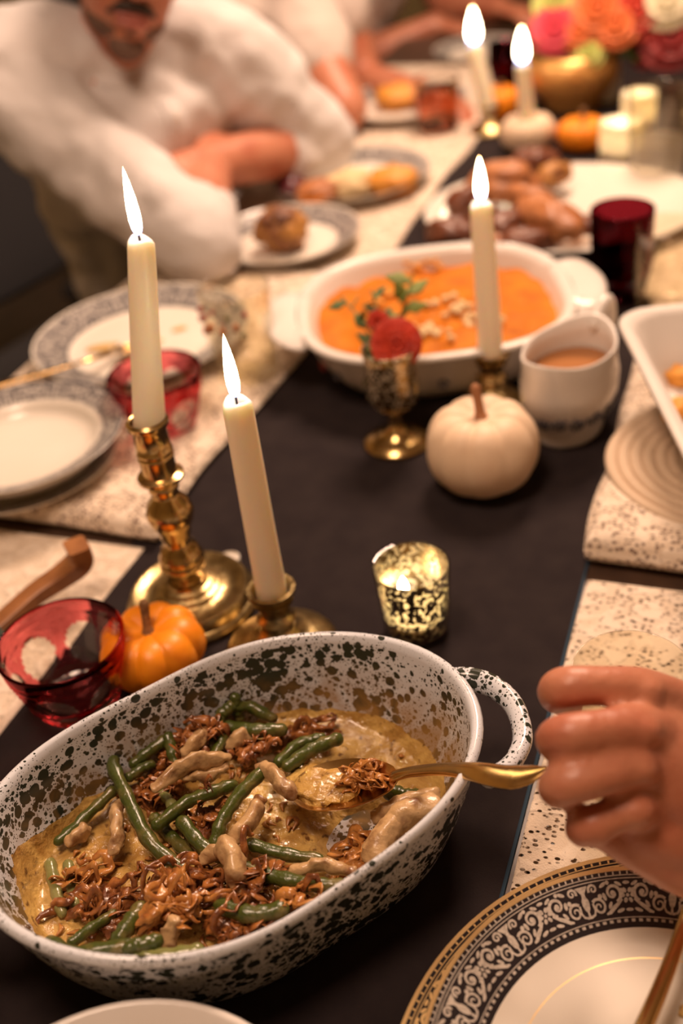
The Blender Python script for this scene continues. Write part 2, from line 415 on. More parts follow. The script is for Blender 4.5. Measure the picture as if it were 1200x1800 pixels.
def cloth(x0,x1,y0,y1,th,e,nx=24,ny=40,wave=.0,seed=0,edge=0.0):
    """soft slab of cloth; th(x,y) its thickness, e the roundness of its edges"""
    def axis(a,b,n):
        s=[0,.06,.2,.45,.75,1]; L=[a+e*q for q in s]+[a+e+(b-a-2*e)*i/n for i in range(1,n)]+[b-e*q for q in reversed(s)]; return L
    xs,ys=axis(x0,x1,nx),axis(y0,y1,ny); v=[]; f=[]; nX,nY=len(xs),len(ys)
    for lay in (0,1):
        for y in ys:
            for x in xs:
                d=min(x-x0,x1-x,y-y0,y1-y); q=min(1,max(0,d/e)); pr=math.sqrt(max(0,1-(1-q)**2))
                t=th(x,y); z=t*.5+t*.5*pr+wave*pr*noise.noise(Vector((x*9+seed,y*9,seed))) if lay else t*.5-(t*.5-.0003)*pr
                xx=x+edge*noise.noise(Vector((y*7,seed,.3)))*(1 if x>(x0+x1)/2 else -1)*(1 if abs(x-(x0+x1)/2)>(x1-x0)/4 else .5)
                yy=y+edge*.5*noise.noise(Vector((x*7,seed,4.3)))
                v.append((xx,yy,z))
    K=nX*nY
    for j in range(nY-1):
        for i in range(nX-1):
            a=j*nX+i; f.append((K+a,K+a+1,K+a+nX+1,K+a+nX)); f.append((a,a+nX,a+nX+1,a+1))
    rim=[i for i in range(nX)]+[j*nX+nX-1 for j in range(1,nY)]+[(nY-1)*nX+i for i in range(nX-2,-1,-1)]+[j*nX for j in range(nY-2,0,-1)]
    for a,b in zip(rim, rim[1:]+rim[:1]): f.append((a,b,K+b,K+a))
    return v,f
def mat_cloth(name,label,b,th,e,m,group=None,**kw):
    cx,cy=(b[0]+b[1])/2,(b[2]+b[3])/2
    o=G().add(cloth(*b,th,e,**kw)).build(name,m,loc=(cx,cy,0),sharp=0)
    o.location=(cx,cy,T); return tag(o,label,'table mat',group)
RUN=.0016
rn=thing('table_runner','long black cloth runner down the middle of the table','table runner',(-.31,1.3,T))
o=G().add(cloth(-.215,.205,-1.55,1.62,lambda x,y:RUN,.002,10,60,edge=.003)).build('cloth',runner_m,rn,sharp=0)
G().add(tube([(.2055+.003*0,-1.55+i*.0793,.0012) for i in range(41)],.0014,None,None,6)).build('hem',hem_m,rn,label='thin blue stitched edge')
LG='lace mats along the table'
mat_cloth('lace_mat','thin cream lace mat under the wooden handle and red glass bowl',(-.83,-.508,.10,.676),lambda x,y:.004,.004,lace_fine,LG,edge=.004,seed=1)
def thick(t0,y0,fall,t1): return lambda x,y: t1+(t0-t1)*max(0,1-(y-y0)/fall)
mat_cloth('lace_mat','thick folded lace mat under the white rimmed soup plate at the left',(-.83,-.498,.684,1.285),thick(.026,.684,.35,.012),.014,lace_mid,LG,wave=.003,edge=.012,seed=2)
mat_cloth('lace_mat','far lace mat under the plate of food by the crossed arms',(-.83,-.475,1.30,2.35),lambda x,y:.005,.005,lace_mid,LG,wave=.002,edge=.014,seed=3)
mat_cloth('lace_mat','open lace mat under the black bordered plate beside the hand',(-.101,.25,-.10,.712),lambda x,y:.004,.004,lace_open,LG,edge=.003,seed=5)
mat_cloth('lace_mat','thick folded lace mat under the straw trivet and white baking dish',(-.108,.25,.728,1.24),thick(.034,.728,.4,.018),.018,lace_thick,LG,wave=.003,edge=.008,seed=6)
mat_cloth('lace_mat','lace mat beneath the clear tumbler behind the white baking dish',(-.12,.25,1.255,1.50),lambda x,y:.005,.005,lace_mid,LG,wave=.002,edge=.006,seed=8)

# ================================================================ CANDLES
def flame_geo(h,r): return lathe([(0,0),(r*.55,h*.04),(r*.84,h*.11),(r,h*.24),(r*.98,h*.38),(r*.82,h*.56),(r*.54,h*.75),(r*.22,h*.92),(0,h)],20)
def candle(label, p0, p1, r0, r1, fh, fr, group='lit taper candles'):
    """p0 foot, p1 top of the wax (world)"""
    t=thing('taper_candle',label,'candle',p0,0,group)
    d=p1-p0; L=d.length; q=d.to_track_quat('Z','Y').to_matrix().to_4x4()
    g=G(); pr=[(0,0),(r0*.9,0),(r0,.004)]+[(r0+(r1-r0)*k/8,.004+(L-.012)*k/8) for k in range(1,9)]+[(r1*.97,L-.003),(r1*.8,L-.0005),(r1*.45,L-.004),(0,L-.005)]
    def fn(th,r,z,k): return (r*(1+.012*math.sin(3*th+z*40)), z+(.0015*math.sin(2*th+1) if k>10 else 0))
    g.add(lathe(pr,28,fn),0,q)
    g.build('wax',wax,t,sharp=0)
    top=q@Vector((0,0,L-.005))
    wk=G().add(tube([top,top+Vector((0,0,.006)),top+Vector((.0008,0,.012))],.0009,None,None,6)).build('wick',wick_m,t)
    fl=G().add(flame_geo(fh,fr)).build('flame',flame_m,t,sharp=0); fl.location=top+Vector((0,0,.0065))
    return t

# tall brass candlestick
S1=at(340,1062,RUN)
t=thing('candlestick','tall brass candlestick with turned knob and wide round foot','candlestick',S1)
G().add(lathe([(0,0),(.057,0),(.0585,.003),(.0575,.0065),(.053,.009),(.0525,.0165),(.0505,.0195),(.047,.0195),(.043,.0165),(.032,.0155),(.027,.0175),(.0265,.021),(.0225,.0225),(.022,.0255),(.018,.027),(.017,.03),(0,.03)],64)).build('foot',old_brass,t)
G().add(lathe([(0,.029),(.0145,.029),(.0125,.038),(.0155,.042),(.0195,.046),(.0195,.0495),(.0178,.0515),(.0192,.0545),(.0178,.058),(.0165,.060),(.0155,.064),(.0115,.0665),(.0105,.071),(.0135,.078),(.0138,.0835),(.0175,.091),(.0196,.098),(.0196,.103),(.0165,.111),(.0118,.1165),(.0105,.121),(.0125,.124),(.0125,.128),(.0108,.131),(0,.131)],40)).build('stem',brass,t)
G().add(lathe([(0,.130),(.012,.130),(.0185,.1345),(.0188,.1375),(.0142,.1395),(.0140,.153),(.0147,.1545),(.0147,.1565),(.0138,.158),(.0147,.1595),(.0147,.1615),(.0138,.163),(.0138,.181),(.0166,.1835),(.0168,.187),(.0145,.189),(.0132,.1885),(.0128,.176),(0,.176)],40)).build('socket',brass,t)
b=S1+Vector((0,0,.177)); candle('tallest lit ivory candle in the tall brass candlestick',b,near_axis(247,418,b),.0126,.0098,.049,.0044)
# short candlestick behind the dish
S2=at(497,1142,RUN)
def short_stick(label,loc,h,R,m):
    t=thing('candlestick',label,'candlestick',loc)
    G().add(lathe([(0,0),(R,0),(R*1.02,.003),(R*.99,.006),(R*.93,.008),(R*.8,.013),(R*.55,.018),(R*.36,.022),(R*.30,.028),(0,.028)],56)).build('foot',old_brass,t)
    a=h-.028
    G().add(lathe([(0,.027),(.0135,.027),(.012,.028+a*.12),(.016,.028+a*.22),(.012,.028+a*.34),(.012,.028+a*.6),(.0165,.028+a*.72),(.0165,.028+a*.78),(.0142,.028+a*.82),(.0142,h-.006),(.0195,h-.001),(.0195,h+.002),(.016,h+.002),(.0135,h-.002),(.013,h-.014),(0,h-.014)],36)).build('socket',m,t)
    return t
short_stick('short brass candlestick with domed foot behind the speckled dish',S2,.064,.046,old_brass)
b=S2+Vector((0,0,.0515)); candle('lit ivory candle leaning in the short brass candlestick behind speckled dish',b,near_axis(415,702,b),.0122,.0108,.049,.0047)
S3=at(866,712,RUN)
short_stick('small brass candlestick between white pumpkin and casserole of mash',S3,.062,.034,brass)
b=S3+Vector((0,0,.049)); candle('lit ivory candle in front of the orange mash casserole',b,near_axis(845,355,b),.0132,.0108,.042,.0056)
S4=at(860,232,0.001)
short_stick('brass candlestick far down the table beside the white pumpkin',S4,.045,.036,brass)
b=S4+Vector((0,0,.032)); candle('far lit candle, left one of the two near the flowers',b,near_axis(832,78,b),.0150,.0130,.058,.011)
S5=at(928,262,RUN)

# mercury votive
V=at(733,1106,RUN)
t=thing('votive_holder','gold mercury glass votive glowing with a lit candle on black runner','votive',V)
H_=.068; ro=.0310
G().add(lathe([(0,0),(.0245,0),(.0262,.002),(.027,.006),(ro,H_-.001),(ro-.0004,H_),(ro-.0016,H_-.0002),(.0258,.0065),(.024,.0045),(0,.004)],56)).build('glass',thin_glass,t)
G().add(lathe([(.0236,.0055),(.0254,.0075),(ro-.0021,H_-.001)],56)).build('mercury_lining',mercury_m,t,sharp=0)
G().add(lathe([(0,.0058),(.0225,.0058),(.0250,.022),(.0235,.023),(0,.0225)],32)).build('wax',wax,t)
f=G().add(flame_geo(.017,.0042)).build('flame',flame_mat(75.0),t,sharp=0); f.location=(-.012,.010,.029)
G().add(tube([(-.012,.010,.022),(-.012,.010,.031)],.0007,None,None,6)).build('wick',wick_m,t)

# ================================================================ PUMPKINS
def pumpkin(label,loc,R,Hh,ribs,m,sm,rz=0,sh=.02,sr=.004,lean=(.2,.1),dip=.25,group='little pumpkins',hole=False,rib=.13):
    t=thing('pumpkin',label,'pumpkin',loc,rz,group)
    prof=[(0,Hh*.10)]+[(R*math.sin(PI*(k/22))**.62, Hh*.5-Hh*.5*math.cos(PI*k/22)) for k in range(1,22)]+[(0,Hh)]
    def fn(th,r,z,k):
        q=abs(math.cos(ribs*th/2+.3*math.sin(th*2+R*90)))**.55; s=1-rib*(1-q)
        d=math.exp(-(r/(R*.42))**2); zz=z-(d*dip*Hh if z>Hh*.5 else -d*dip*.5*Hh)
        return r*s, max(zz*(1-.04*(1-q)), 0.0)
    pr=[(0,Hh*(1-dip)) if i==22 else (0,dip*.5*Hh) if i==0 else p for i,p in enumerate(prof)]
    G().add(lathe(pr,ribs*12,fn)).build('rind',m,t,sharp=0)
    z0=Hh*(1-dip)-.002
    if not hole: G().add(tube([(0,0,z0),(lean[0]*sh*.3,lean[1]*sh*.3,z0+sh*.4),(lean[0]*sh,lean[1]*sh,z0+sh)],[sr*1.9,sr,sr*.9,sr*1.05],None,None,7,n=4)).build('stem',sm,t)
    return t
pumpkin('small orange pumpkin between the red glass bowl and speckled dish',at(280,1178,RUN),.043,.052,9,pump_o,stem_m,.4,.026,.0038,(.05,.25),.2)
pumpkin('white pumpkin with brown stem beside the small bud vase',at(850,848,RUN),.0535,.084,9,pump_w,stem_r,.2,.028,.0048,(-.15,.3),.13,rib=.055)
pumpkin('far orange pumpkin on the runner before the gold flower bowl',at(1023,262,RUN),.043,.052,9,pump_o,stem_m,1.1,.02,.005,(.2,.1),.18)
pumpkin('far white pumpkin holding a lit candle on top',S5,.047,.058,9,pump_w,stem_r,.7,.02,.005,(.2,.1),.2,hole=True)
b=S5+Vector((0,0,.047)); candle('far lit candle standing in the white pumpkin by the flowers',b,near_axis(917,112,b),.0140,.0115,.055,.0105)
pumpkin('little yellow orange gourd between the two far candles',at(880,205,RUN),.036,.055,8,pump_o,stem_m,.1,.015,.004,(.2,.1),.15)

# ================================================================ SPECKLED DISH
DC=Vector((-.268,.382)); DT=T+RUN
def drad(th): return .1331+.0269*math.sin(2*th)-.0004*math.cos(2*th)-.0011*math.cos(4*th)+.0026*math.sin(4*th)
dish=thing('casserole_dish','oval white enamel dish splattered dark green, nearest on the runner','dish',(DC.x,DC.y,DT))
RH=.085
def rimz(th): return RH+.004*math.cos(2*(th-.75))+.0025*math.sin(3*th+1)
prof=[(0,.0),(.77,.0),(.81,.002),(.85,.010),(.91,.032),(.955,.055),(.990,.078),(1.005,.0835),(1.01,.0865),(1.0,.0895),(.982,.0905),(.965,.0885),(.955,.083),(.925,.055),(.87,.030),(.80,.014),(.74,.009),(.5,.008),(0,.008)]
SEG=112; v=[]; rings=[]
for s,z in prof:
    if s==0: rings.append([len(v)]); v.append((0,0,z)); continue
    rg=[]
    for i in range(SEG):
        th=2*PI*i/SEG; r=drad(th)*s-(0 if s<.97 else 0); zz=z*(rimz(th)/.0875 if z>.02 else 1)
        rg.append(len(v)); v.append((r*math.cos(th),r*math.sin(th),zz))
    rings.append(rg)
def ringfaces(a,b):
    f=[]
    for i in range(SEG):
        j=(i+1)%SEG
        if len(a)==1: f.append((a[0],b[j],b[i]))
        elif len(b)==1: f.append((a[i],a[j],b[0]))
        else: f.append((a[i],a[j],b[j],b[i]))
    return f
g=G(); g.v=v
for k in range(len(rings)-1):
    ff=ringfaces(rings[k],rings[k+1]); g.f+=ff; g.m+=[1 if k>=12 else 2 if k>=7 else 0]*len(ff)
g.build('dish_body',[enamel_out,enamel_in,enamel_rim],dish,sharp=0)
def handle(th,label=None):
    c=Vector((math.cos(th),math.sin(th),0)); s=Vector((-c.y,c.x,0)); R=drad(th)
    def P(a,b,z): return c*(R+a)+s*b+Vector((0,0,z))
    w=.043
    q=[P(-.008,-w,.076),P(.006,-w*.93,.079),P(.019,-w*.6,.080),P(.0245,-w*.15,.079),P(.0245,w*.3,.078),P(.017,w*.72,.077),P(.004,w*.97,.076),P(-.008,w,.075)]
    o=G().add(tube(q,[.0062,.0060,.0058,.0056,.0056,.0058,.0060,.0062],[.0095,.0085,.008,.0075,.0075,.008,.0085,.0095],None,12,n=6)).build('handle',enamel_out,dish,sharp=0)
hq=at(862,1262,RUN+.08); ha=math.atan2(hq.y-DC.y,hq.x-DC.x); handle(ha); handle(ha+PI)

# ---- food in the dish
def floor_z(x,y): return .010
def sauce_h(x,y):
    n1=noise.noise(Vector((x*28,y*28,1)))*.004+noise.noise(Vector((x*75,y*75,4)))*.0022+noise.noise(Vector((x*190,y*190,8)))*.0012
    P=at(640,1455,.02); d=math.hypot(x-(P.x-DC.x),(y-(P.y-DC.y)))
    z=.021+n1+.006*(-x/.12) - .020*math.exp(-(d/.030)**2)
    return z
g=G(); RN,SN=56,140; v=[(0,0,sauce_h(0,0))]; f=[]
def zwall(q): return .009+.005*max(0,(q-.74)/.06) if q<.80 else .014+(q-.80)/.07*.016 if q<.87 else .030+(q-.87)/.055*.025
for k in range(1,RN+1):
    for i in range(SN):
        th=2*PI*i/SN; q=k/RN; dth=math.cos(th+2.52)
        smax=.858+.022*noise.noise(Vector((math.cos(th)*3,math.sin(th)*3,2)))+.012*noise.noise(Vector((math.cos(th)*11,math.sin(th)*11,5)))+.055*max(0,dth)**6
        r=drad(th)*smax*q; x,y=r*math.cos(th),r*math.sin(th); z=sauce_h(x,y)
        if smax*q>.80: z=max(z,zwall(smax*q)+.0022-.0028*max(0,(q-.95)/.05))
        v.append((x,y,z))
for i in range(SN): f.append((0,1+i,1+(i+1)%SN))
for k in range(RN-1):
    for i in range(SN):
        a=1+k*SN+i; b_=1+k*SN+(i+1)%SN; f.append((a,a+SN,b_+SN,b_))
sauce=g.add((v,f)).build('cream_sauce',sauce_m,sharp=0); sauce.location=(DC.x,DC.y,DT)
tag(sauce,'glossy brown cream sauce pooled inside the speckled dish','sauce',kind='stuff')

rnd=random.Random(5)
def inside(p,mg):
    d=Vector((p.x-DC.x,p.y-DC.y)); th=math.atan2(d.y,d.x); zz=p.z-DT; mx=drad(th)*(.80+4.4*(min(max(zz,.014),.030)-.014)+2.0*max(0,min(zz,.085)-.030))-mg
    if d.length>mx: d=d*(mx/d.length)
    return Vector((DC.x+d.x,DC.y+d.y,p.z))
def food(name,label,cat,pts,h,rx,ry,m,group,seg=10,n=6,jit=.0,side=(0,0,1),rough=0.0007):
    h=h if isinstance(h,(list,tuple)) else [h]*len(pts)
    P=[at(p[0],p[1],RUN+q) for p,q in zip(pts,h)]
    mr=max(rx) if isinstance(rx,(list,tuple)) else rx
    P=[inside(p,mr*1.15) for p in spline(P,n)]
    if jit: P=[p+Vector((noise.noise(p*90),noise.noise(p*90+Vector((5,5,5))),noise.noise(p*90+Vector((9,1,5)))))*jit for p in P]
    c=sum(P,Vector())/len(P); c.z=min(p.z for p in P)
    if not isinstance(rx,(list,tuple)): rx=[rx*(1+.10*math.sin(i*1.9+pts[0][0])) for i in range(len(P))]
    vf=tube([p-c for p in P],rx,ry,side if ry else None,seg)
    if rough:
        V=[]
        for p in vf[0]:
            q=p+c; d=Vector((noise.noise(q*150),noise.noise(q*150+Vector((7,3,1))),noise.noise(q*150+Vector((2,9,4)))))+.5*Vector((noise.noise(q*380),noise.noise(q*380+Vector((7,3,1))),noise.noise(q*380+Vector((2,9,4)))))
            V.append(p+d*rough)
        vf=(V,vf[1])
    o=G().add(vf).build(name,m,loc=(0,0,0),sharp=0); o.location=c
    return tag(o,label,cat,group)
BG='green beans in the speckled dish'
beans=[
 ([(193,1335),(225,1405),(262,1478),(322,1530)],(.050,.047,.043,.036),'long green bean slanting through the middle left of the dish',.0052,bean_m),
 ([(203,1324),(255,1308),(296,1296)],(.040,.044,.046),'green bean lying along the far left wall of the dish',.0048,bean_m),
 ([(297,1297),(303,1322),(312,1352)],(.048,.045,.038),'short bean bent down from the far left bean',.0046,bean_m),
 ([(104,1478),(150,1436),(196,1392)],(.034,.036,.040),'bean end slanting up through sauce at the left side',.0042,bean_m),
 ([(228,1366),(246,1352),(266,1344)],(.040,.041,.040),'bean tip poking out beside the long slanting bean',.0038,bean_m),
 ([(278,1450),(325,1412),(366,1395),(408,1380)],(.042,.044,.045,.043),'bean behind the single shallot ring',.0050,bean_m),
 ([(378,1482),(392,1440),(418,1400),(456,1360)],(.040,.047,.050,.051),'shiny bean rising toward the serving spoon tip',.0050,bean_m),
 ([(284,1392),(300,1412),(316,1436)],(.036,.039,.037),'short pale bean in the centre of the pile',.0042,bean_p),
 ([(322,1446),(355,1486),(398,1512)],(.042,.040,.036),'stout bean below the middle of the pile',.0052,bean_m),
 ([(440,1484),(495,1500),(562,1512)],(.036,.035,.033),'bean lying right of the chunky mushroom near centre',.0046,bean_m),
 ([(436,1528),(500,1546),(560,1556),(615,1560)],(.040,.041,.042,.042),'longest bean along the near right wall of the dish',.0052,bean_m),
 ([(388,1592),(440,1608),(492,1600)],(.044,.046,.046),'thick bean next to the orange shallot curl at front',.0060,bean_m),
 ([(372,1310),(388,1255),(402,1214)],(.038,.044,.047),'bean standing up against the far wall of the dish',.0052,bean_m),
 ([(404,1212),(438,1240),(478,1262)],(.047,.042,.036),'bean folded down from the upright far bean',.0050,bean_m),
 ([(404,1278),(450,1284),(494,1283)],(.040,.042,.040),'lumpy bean lying below the folded far bean',.0056,bean_m),
 ([(378,1326),(386,1308),(394,1292)],(.040,.040,.038),'bean stub below the upright far bean',.0042,bean_m),
 ([(490,1340),(525,1308),(565,1297)],(.034,.037,.038),'darker of two parallel beans behind the spoon bowl',.0046,bean_m),
 ([(506,1346),(548,1318),(590,1300)],(.042,.043,.042),'shiny bean just behind the serving spoon bowl',.0054,bean_m),
 ([(686,1392),(712,1400),(738,1402)],(.032,.032,.032),'bean half hidden under the spoon handle',.0062,bean_m),
 ([(88,1518),(96,1556),(110,1604)],(.028,.028,.028),'left of two sauce coated beans at the left edge',.0044,bean_p),
 ([(120,1520),(124,1552),(134,1590)],(.028,.028,.028),'right of two sauce coated beans at the left edge',.0040,bean_p),
 ([(206,1656),(224,1628),(246,1600)],(.042,.044,.042),'bean end facing the viewer at the front of the dish',.0060,bean_m),
 ([(56,1682),(140,1676),(232,1664)],(.052,.055,.055),'long bean along the near left rim of the dish',.0056,bean_m),
 ([(226,1668),(250,1660),(276,1654)],(.060,.061,.059),'stubby bean end at the near rim in front of the mushroom stem',.0048,bean_m),
 ([(236,1682),(290,1680),(346,1672)],(.056,.057,.057),'bean hugging the near rim right of the long bean',.0050,bean_p),
 ([(128,1656),(160,1632),(198,1606)],(.036,.036,.034),'thin bean in the sauce at the front left',.0036,bean_m),
 ([(412,1192),(414,1215),(420,1240)],(.052,.044,.036),'bean stub stuck to the far wall of the dish',.0046,bean_m),
 ([(330,1500),(300,1470),(272,1440)],(.030,.030,.030),'buried bean beneath the crossing beans at centre',.0048,bean_m),
]
for p,h,l,r,m in beans: food('green_bean',l,'green bean',p,h,r*.9,None,m,BG)
MG='mushroom strips in the speckled dish'
mush=[
 ([(272,1384),(318,1350),(360,1338),(402,1332)],(.054,.056,.056,.052),'large pale mushroom strip across the top of the beans',[.004,.008,.009,.004],.004),
 ([(318,1362),(358,1366),(398,1348)],(.050,.049,.050),'thin mushroom edge below the large pale strip',[.003,.004,.003],.0028),
 ([(456,1346),(484,1366),(512,1396)],(.050,.052,.052),'mushroom piece touching the tip of the spoon',[.007,.008,.009],.005),
 ([(458,1408),(436,1442),(412,1478)],(.046,.046,.042),'craggy mushroom strip in the middle of the dish',[.007,.006,.007],.005),
 ([(200,1496),(204,1456),(212,1408)],(.036,.040,.040),'golden mushroom stem upright in the left sauce',[.0055,.006,.004],.0045),
 ([(652,1514),(676,1468),(708,1434),(762,1412)],(.036,.040,.044,.050),'large smooth mushroom curved along the right wall',[.006,.010,.010,.007],.008),
 ([(512,1532),(560,1522),(622,1530)],(.040,.043,.042),'mushroom strip above the longest near bean',[.004,.006,.005],.004),
 ([(322,1338),(342,1310),(358,1282)],(.044,.049,.050),'pale mushroom tip behind the large strip',[.005,.007,.004],.005),
 ([(392,1488),(410,1510),(420,1560)],(.046,.048,.040),'broad tan mushroom chunk at the centre front',[.010,.012,.010],.007),
 ([(306,1618),(302,1640),(300,1672)],(.054,.046,.040),'cut mushroom stem under the orange shallot curl',[.006,.006,.006],.005),
 ([(405,1310),(424,1300),(440,1296)],(.036,.038,.036),'browned mushroom cap bit below the lumpy bean',[.008,.010,.007],.006),
 ([(360,1512),(385,1500),(402,1505)],(.040,.043,.040),'small mushroom nub left of the broad chunk',[.006,.007,.005],.005),
 ([(660,1436),(690,1424),(760,1398)],(.028,.030,.034),'saucy mushroom lump under the spoon handle',[.008,.010,.010],.006),
 ([(120,1480),(138,1466),(150,1452)],(.034,.036,.034),'little mushroom knob at the left wall',[.005,.006,.005],.004),
]
for p,h,l,rx,ry in mush: food('mushroom_strip',l,'mushroom',p,h,[q*(.5+.5*min(1,4.5*i/(len(p)*9-9),4.5*(1-i/(len(p)*9-9)))) for i,q in enumerate(lerpl(rx,len(p)*9-8))],ry,mush_m,MG,18,9,.002,rough=.0018)
SG='fried shallots in the speckled dish'
def shallots(label,px,py,h,R,n,seed,m,group=SG,flat=.5):
    rr=random.Random(seed); c=inside(at(px,py,RUN+h-.008),R*1.0); g=G()
    if n>6:
        for k in range(3+n//5):
            a=rr.uniform(0,6.28); r=rr.uniform(.1,.7)*R
            g.add(blob((math.cos(a)*r,math.sin(a)*r,.001),(R*rr.uniform(.28,.5),R*rr.uniform(.2,.36),.0045),(rr.uniform(-.4,.4),rr.uniform(-.4,.4),a),seed*9+k,.75,3.2,16))
    for k in range(int(n*1.15)):
        a=rr.uniform(0,2*PI); r=rr.uniform(.1,.85)*R; o=Vector((math.cos(a)*r,math.sin(a)*r*.8,rr.uniform(0,.009)*(1-r/R*.6)))
        rad=rr.uniform(.22,.62)*R; ax=Vector((rr.uniform(-1,1),rr.uniform(-1,1),.9)).normalized(); u=ax.orthogonal().normalized(); w_=ax.cross(u)
        a0=rr.uniform(0,6.28); sp=rr.uniform(1.4,4.6); Q=[]; f1=rr.uniform(.2,.5); f2=rr.uniform(.1,.3)
        for i in range(22):
            q=a0+sp*i/21; e=1+f1*math.sin(2.3*q+k)+f2*math.sin(6*q+k*2)
            Q.append(o+u*math.cos(q)*rad*e*1.3+w_*math.sin(q)*rad*e*.7+ax*.0028*math.sin(4*q+k)+Vector((0,0,.0012*math.sin(9*q))))
        t_=rr.uniform(.0004,.0009); wd=rr.uniform(.0016,.0040)
        g.add(tube(Q,[t_*.5,t_,t_*1.3,t_,t_*.5],[wd*.4,wd,wd*.8,wd*1.2,wd*.4],ax,6))
    g.v=[tuple(inside(c+Vector(p),.0015)-c) for p in g.v]
    o=g.build('fried_shallots',m,sharp=0); o.location=c
    return tag(o,label,'fried shallots',group)
for a in [('glazed shallot clump leaning on the far wall, upper half',332,1252,.052,.017,12,1,shal_m),
 ('coppery shallot clump directly under the upper wall clump',318,1284,.048,.017,12,2,shal_m),
 ('dark shallot clump at the far left wall under the bean',196,1368,.034,.022,12,3,shal_m),
 ('large browned shallot nest at the centre front of the dish',318,1560,.044,.024,16,4,shal_m),
 ('golden shallot curls above the cut mushroom stem',300,1594,.052,.024,9,5,shal_o),
 ('shallot shreds over the broad mushroom chunk',440,1548,.044,.022,13,6,shal_m),
 ('single orange shallot curl at the near right rim',520,1590,.048,.019,5,7,shal_o),
 ('thin lone shallot ring hanging over the middle bean',344,1412,.054,.013,2,8,shal_m),
 ('shallot tangle below the near thick bean',430,1632,.044,.024,14,9,shal_m),
 ('glazed shallot mound right of the white sauce glint',640,1500,.032,.024,15,10,shal_o),
 ('brown shallot bits beside the bent far bean',290,1330,.044,.014,8,11,shal_m),
 ('dark curled shallot left of the big nest',262,1556,.046,.015,6,12,shal_m),
 ('shallot shreds in sauce at the left front',175,1610,.036,.024,12,13,shal_m),
 ('shallot scraps right of the lumpy bean',440,1322,.042,.016,9,14,shal_m),
 ('shallots strewn near the left end wall',30,1590,.032,.026,12,15,shal_o),
 ('shallot scraps under the rising bean',360,1450,.036,.018,9,16,shal_m),
 ('fried shallot strands on the far sauce behind the spoon',560,1265,.030,.022,8,17,shal_m),
 ('shallot flakes at the near wall right of the golden curls',500,1610,.040,.020,9,18,shal_m),
 ('small shallot tuft by the far bean knot',300,1390,.040,.014,7,19,shal_m)]:
    shallots(*a)
# crumbs strewn over the sauce
g=G(); rr=random.Random(3)
for k in range(170):
    th=rr.uniform(0,2*PI); q0=.80*math.sqrt(rr.random()); r=drad(th)*q0; x,y=r*math.cos(th),r*math.sin(th)
    z=sauce_h(x,y)+.001
    if z<.014: continue
    L=rr.uniform(.003,.011); a=rr.uniform(0,6.28); d=Vector((math.cos(a),math.sin(a),0)); sdv=Vector((-d.y,d.x,0)); p=Vector((x,y,z)); bd_=rr.uniform(-.5,.5)
    g.add(tube([p-d*L*.5+sdv*bd_*L,p+Vector((0,0,.0012)),p+d*L*.5+sdv*bd_*L],[.0006,rr.uniform(.0012,.0026),.0005],[.0005,.0009,.0005],sdv,6,n=3))
o=g.build('shallot_crumbs',shal_o,sharp=0); o.location=(DC.x,DC.y,DT); tag(o,'small fried shallot crumbs scattered through the sauce in the dish','crumbs',kind='stuff')
# ---- serving spoon
def spoon_geo(P0,P1,P2,handle_pts,wid,dp):
    """P0 tip, P2 neck of the bowl; P1 its middle"""
    g=G(); ax=(P2-P0); L=ax.length; a=ax.normalized(); s=Vector((0,0,1)).cross(a).normalized(); up=a.cross(s)
    nu,nv=20,14; v=[]; f=[]
    for lay in (0,1):
        for i in range(nu+1):
            u=i/nu; wv=wid*math.sqrt(max(0,1-(2*u-1)**2))**.9*(1+.12*(1-2*u)) if 0<u<1 else 0.0015
            wv=max(wv,.0022)
            for j in range(nv+1):
                q=2*j/nv-1; d=dp*(1-q*q)*math.sin(PI*min(1,max(0,u)))**.8
                v.append(P0+a*L*u+s*wv*q-up*(d+(.0016 if lay else 0)))
    K=(nu+1)*(nv+1)
    for i in range(nu):
        for j in range(nv):
            k=i*(nv+1)+j; f.append((k,k+1,k+nv+2,k+nv+1)); f.append((K+k,K+k+nv+1,K+k+nv+2,K+k+1))
    ed=[j for j in range(nv+1)]+[i*(nv+1)+nv for i in range(1,nu+1)]+[nu*(nv+1)+j for j in range(nv-1,-1,-1)]+[i*(nv+1) for i in range(nu-1,0,-1)]
    for p,q in zip(ed,ed[1:]+ed[:1]): f.append((p,q,K+q,K+p))
    return v,f,s,up
P0,P2=at(512,1388,RUN+.040),at(700,1364,RUN+.052)
sp=thing('serving_spoon','gold serving spoon resting across the speckled dish rim','spoon',P0)
v,f,s_,up_=spoon_geo(P0,None,P2,None,.0205,.010)
G().add((v,f)).build('bowl',gold,sp,world=True,sharp=60)
hp=[P2-(P2-P0).normalized()*.004,at(722,1357,RUN+.060),at(780,1352,RUN+.079),at(832,1356,RUN+.0965),at(890,1366,RUN+.107),at(930,1362,RUN+.113),at(966,1350,RUN+.119)]
G().add(tube(hp,[.0045,.004,.0042,.0052,.0075,.0085,.0065,.0012],[.0022,.0026,.0024,.0018,.0016,.0015,.0014,.0010],s_,12,n=6)).build('handle',gold,sp,world=True,sharp=0)
o=G().add(blob((0,0,0),(.024,.0165,.0042),(0,0,.1),3,.45,2.8,28)).build('sauce_puddle',sauce_m,sharp=0); o.location=at(566,1380,RUN+.0385); tag(o,'pale sauce filling the front of the serving spoon','sauce')
shallots('fried shallots heaped in the serving spoon bowl',640,1372,.052,.017,14,31,shal_o)

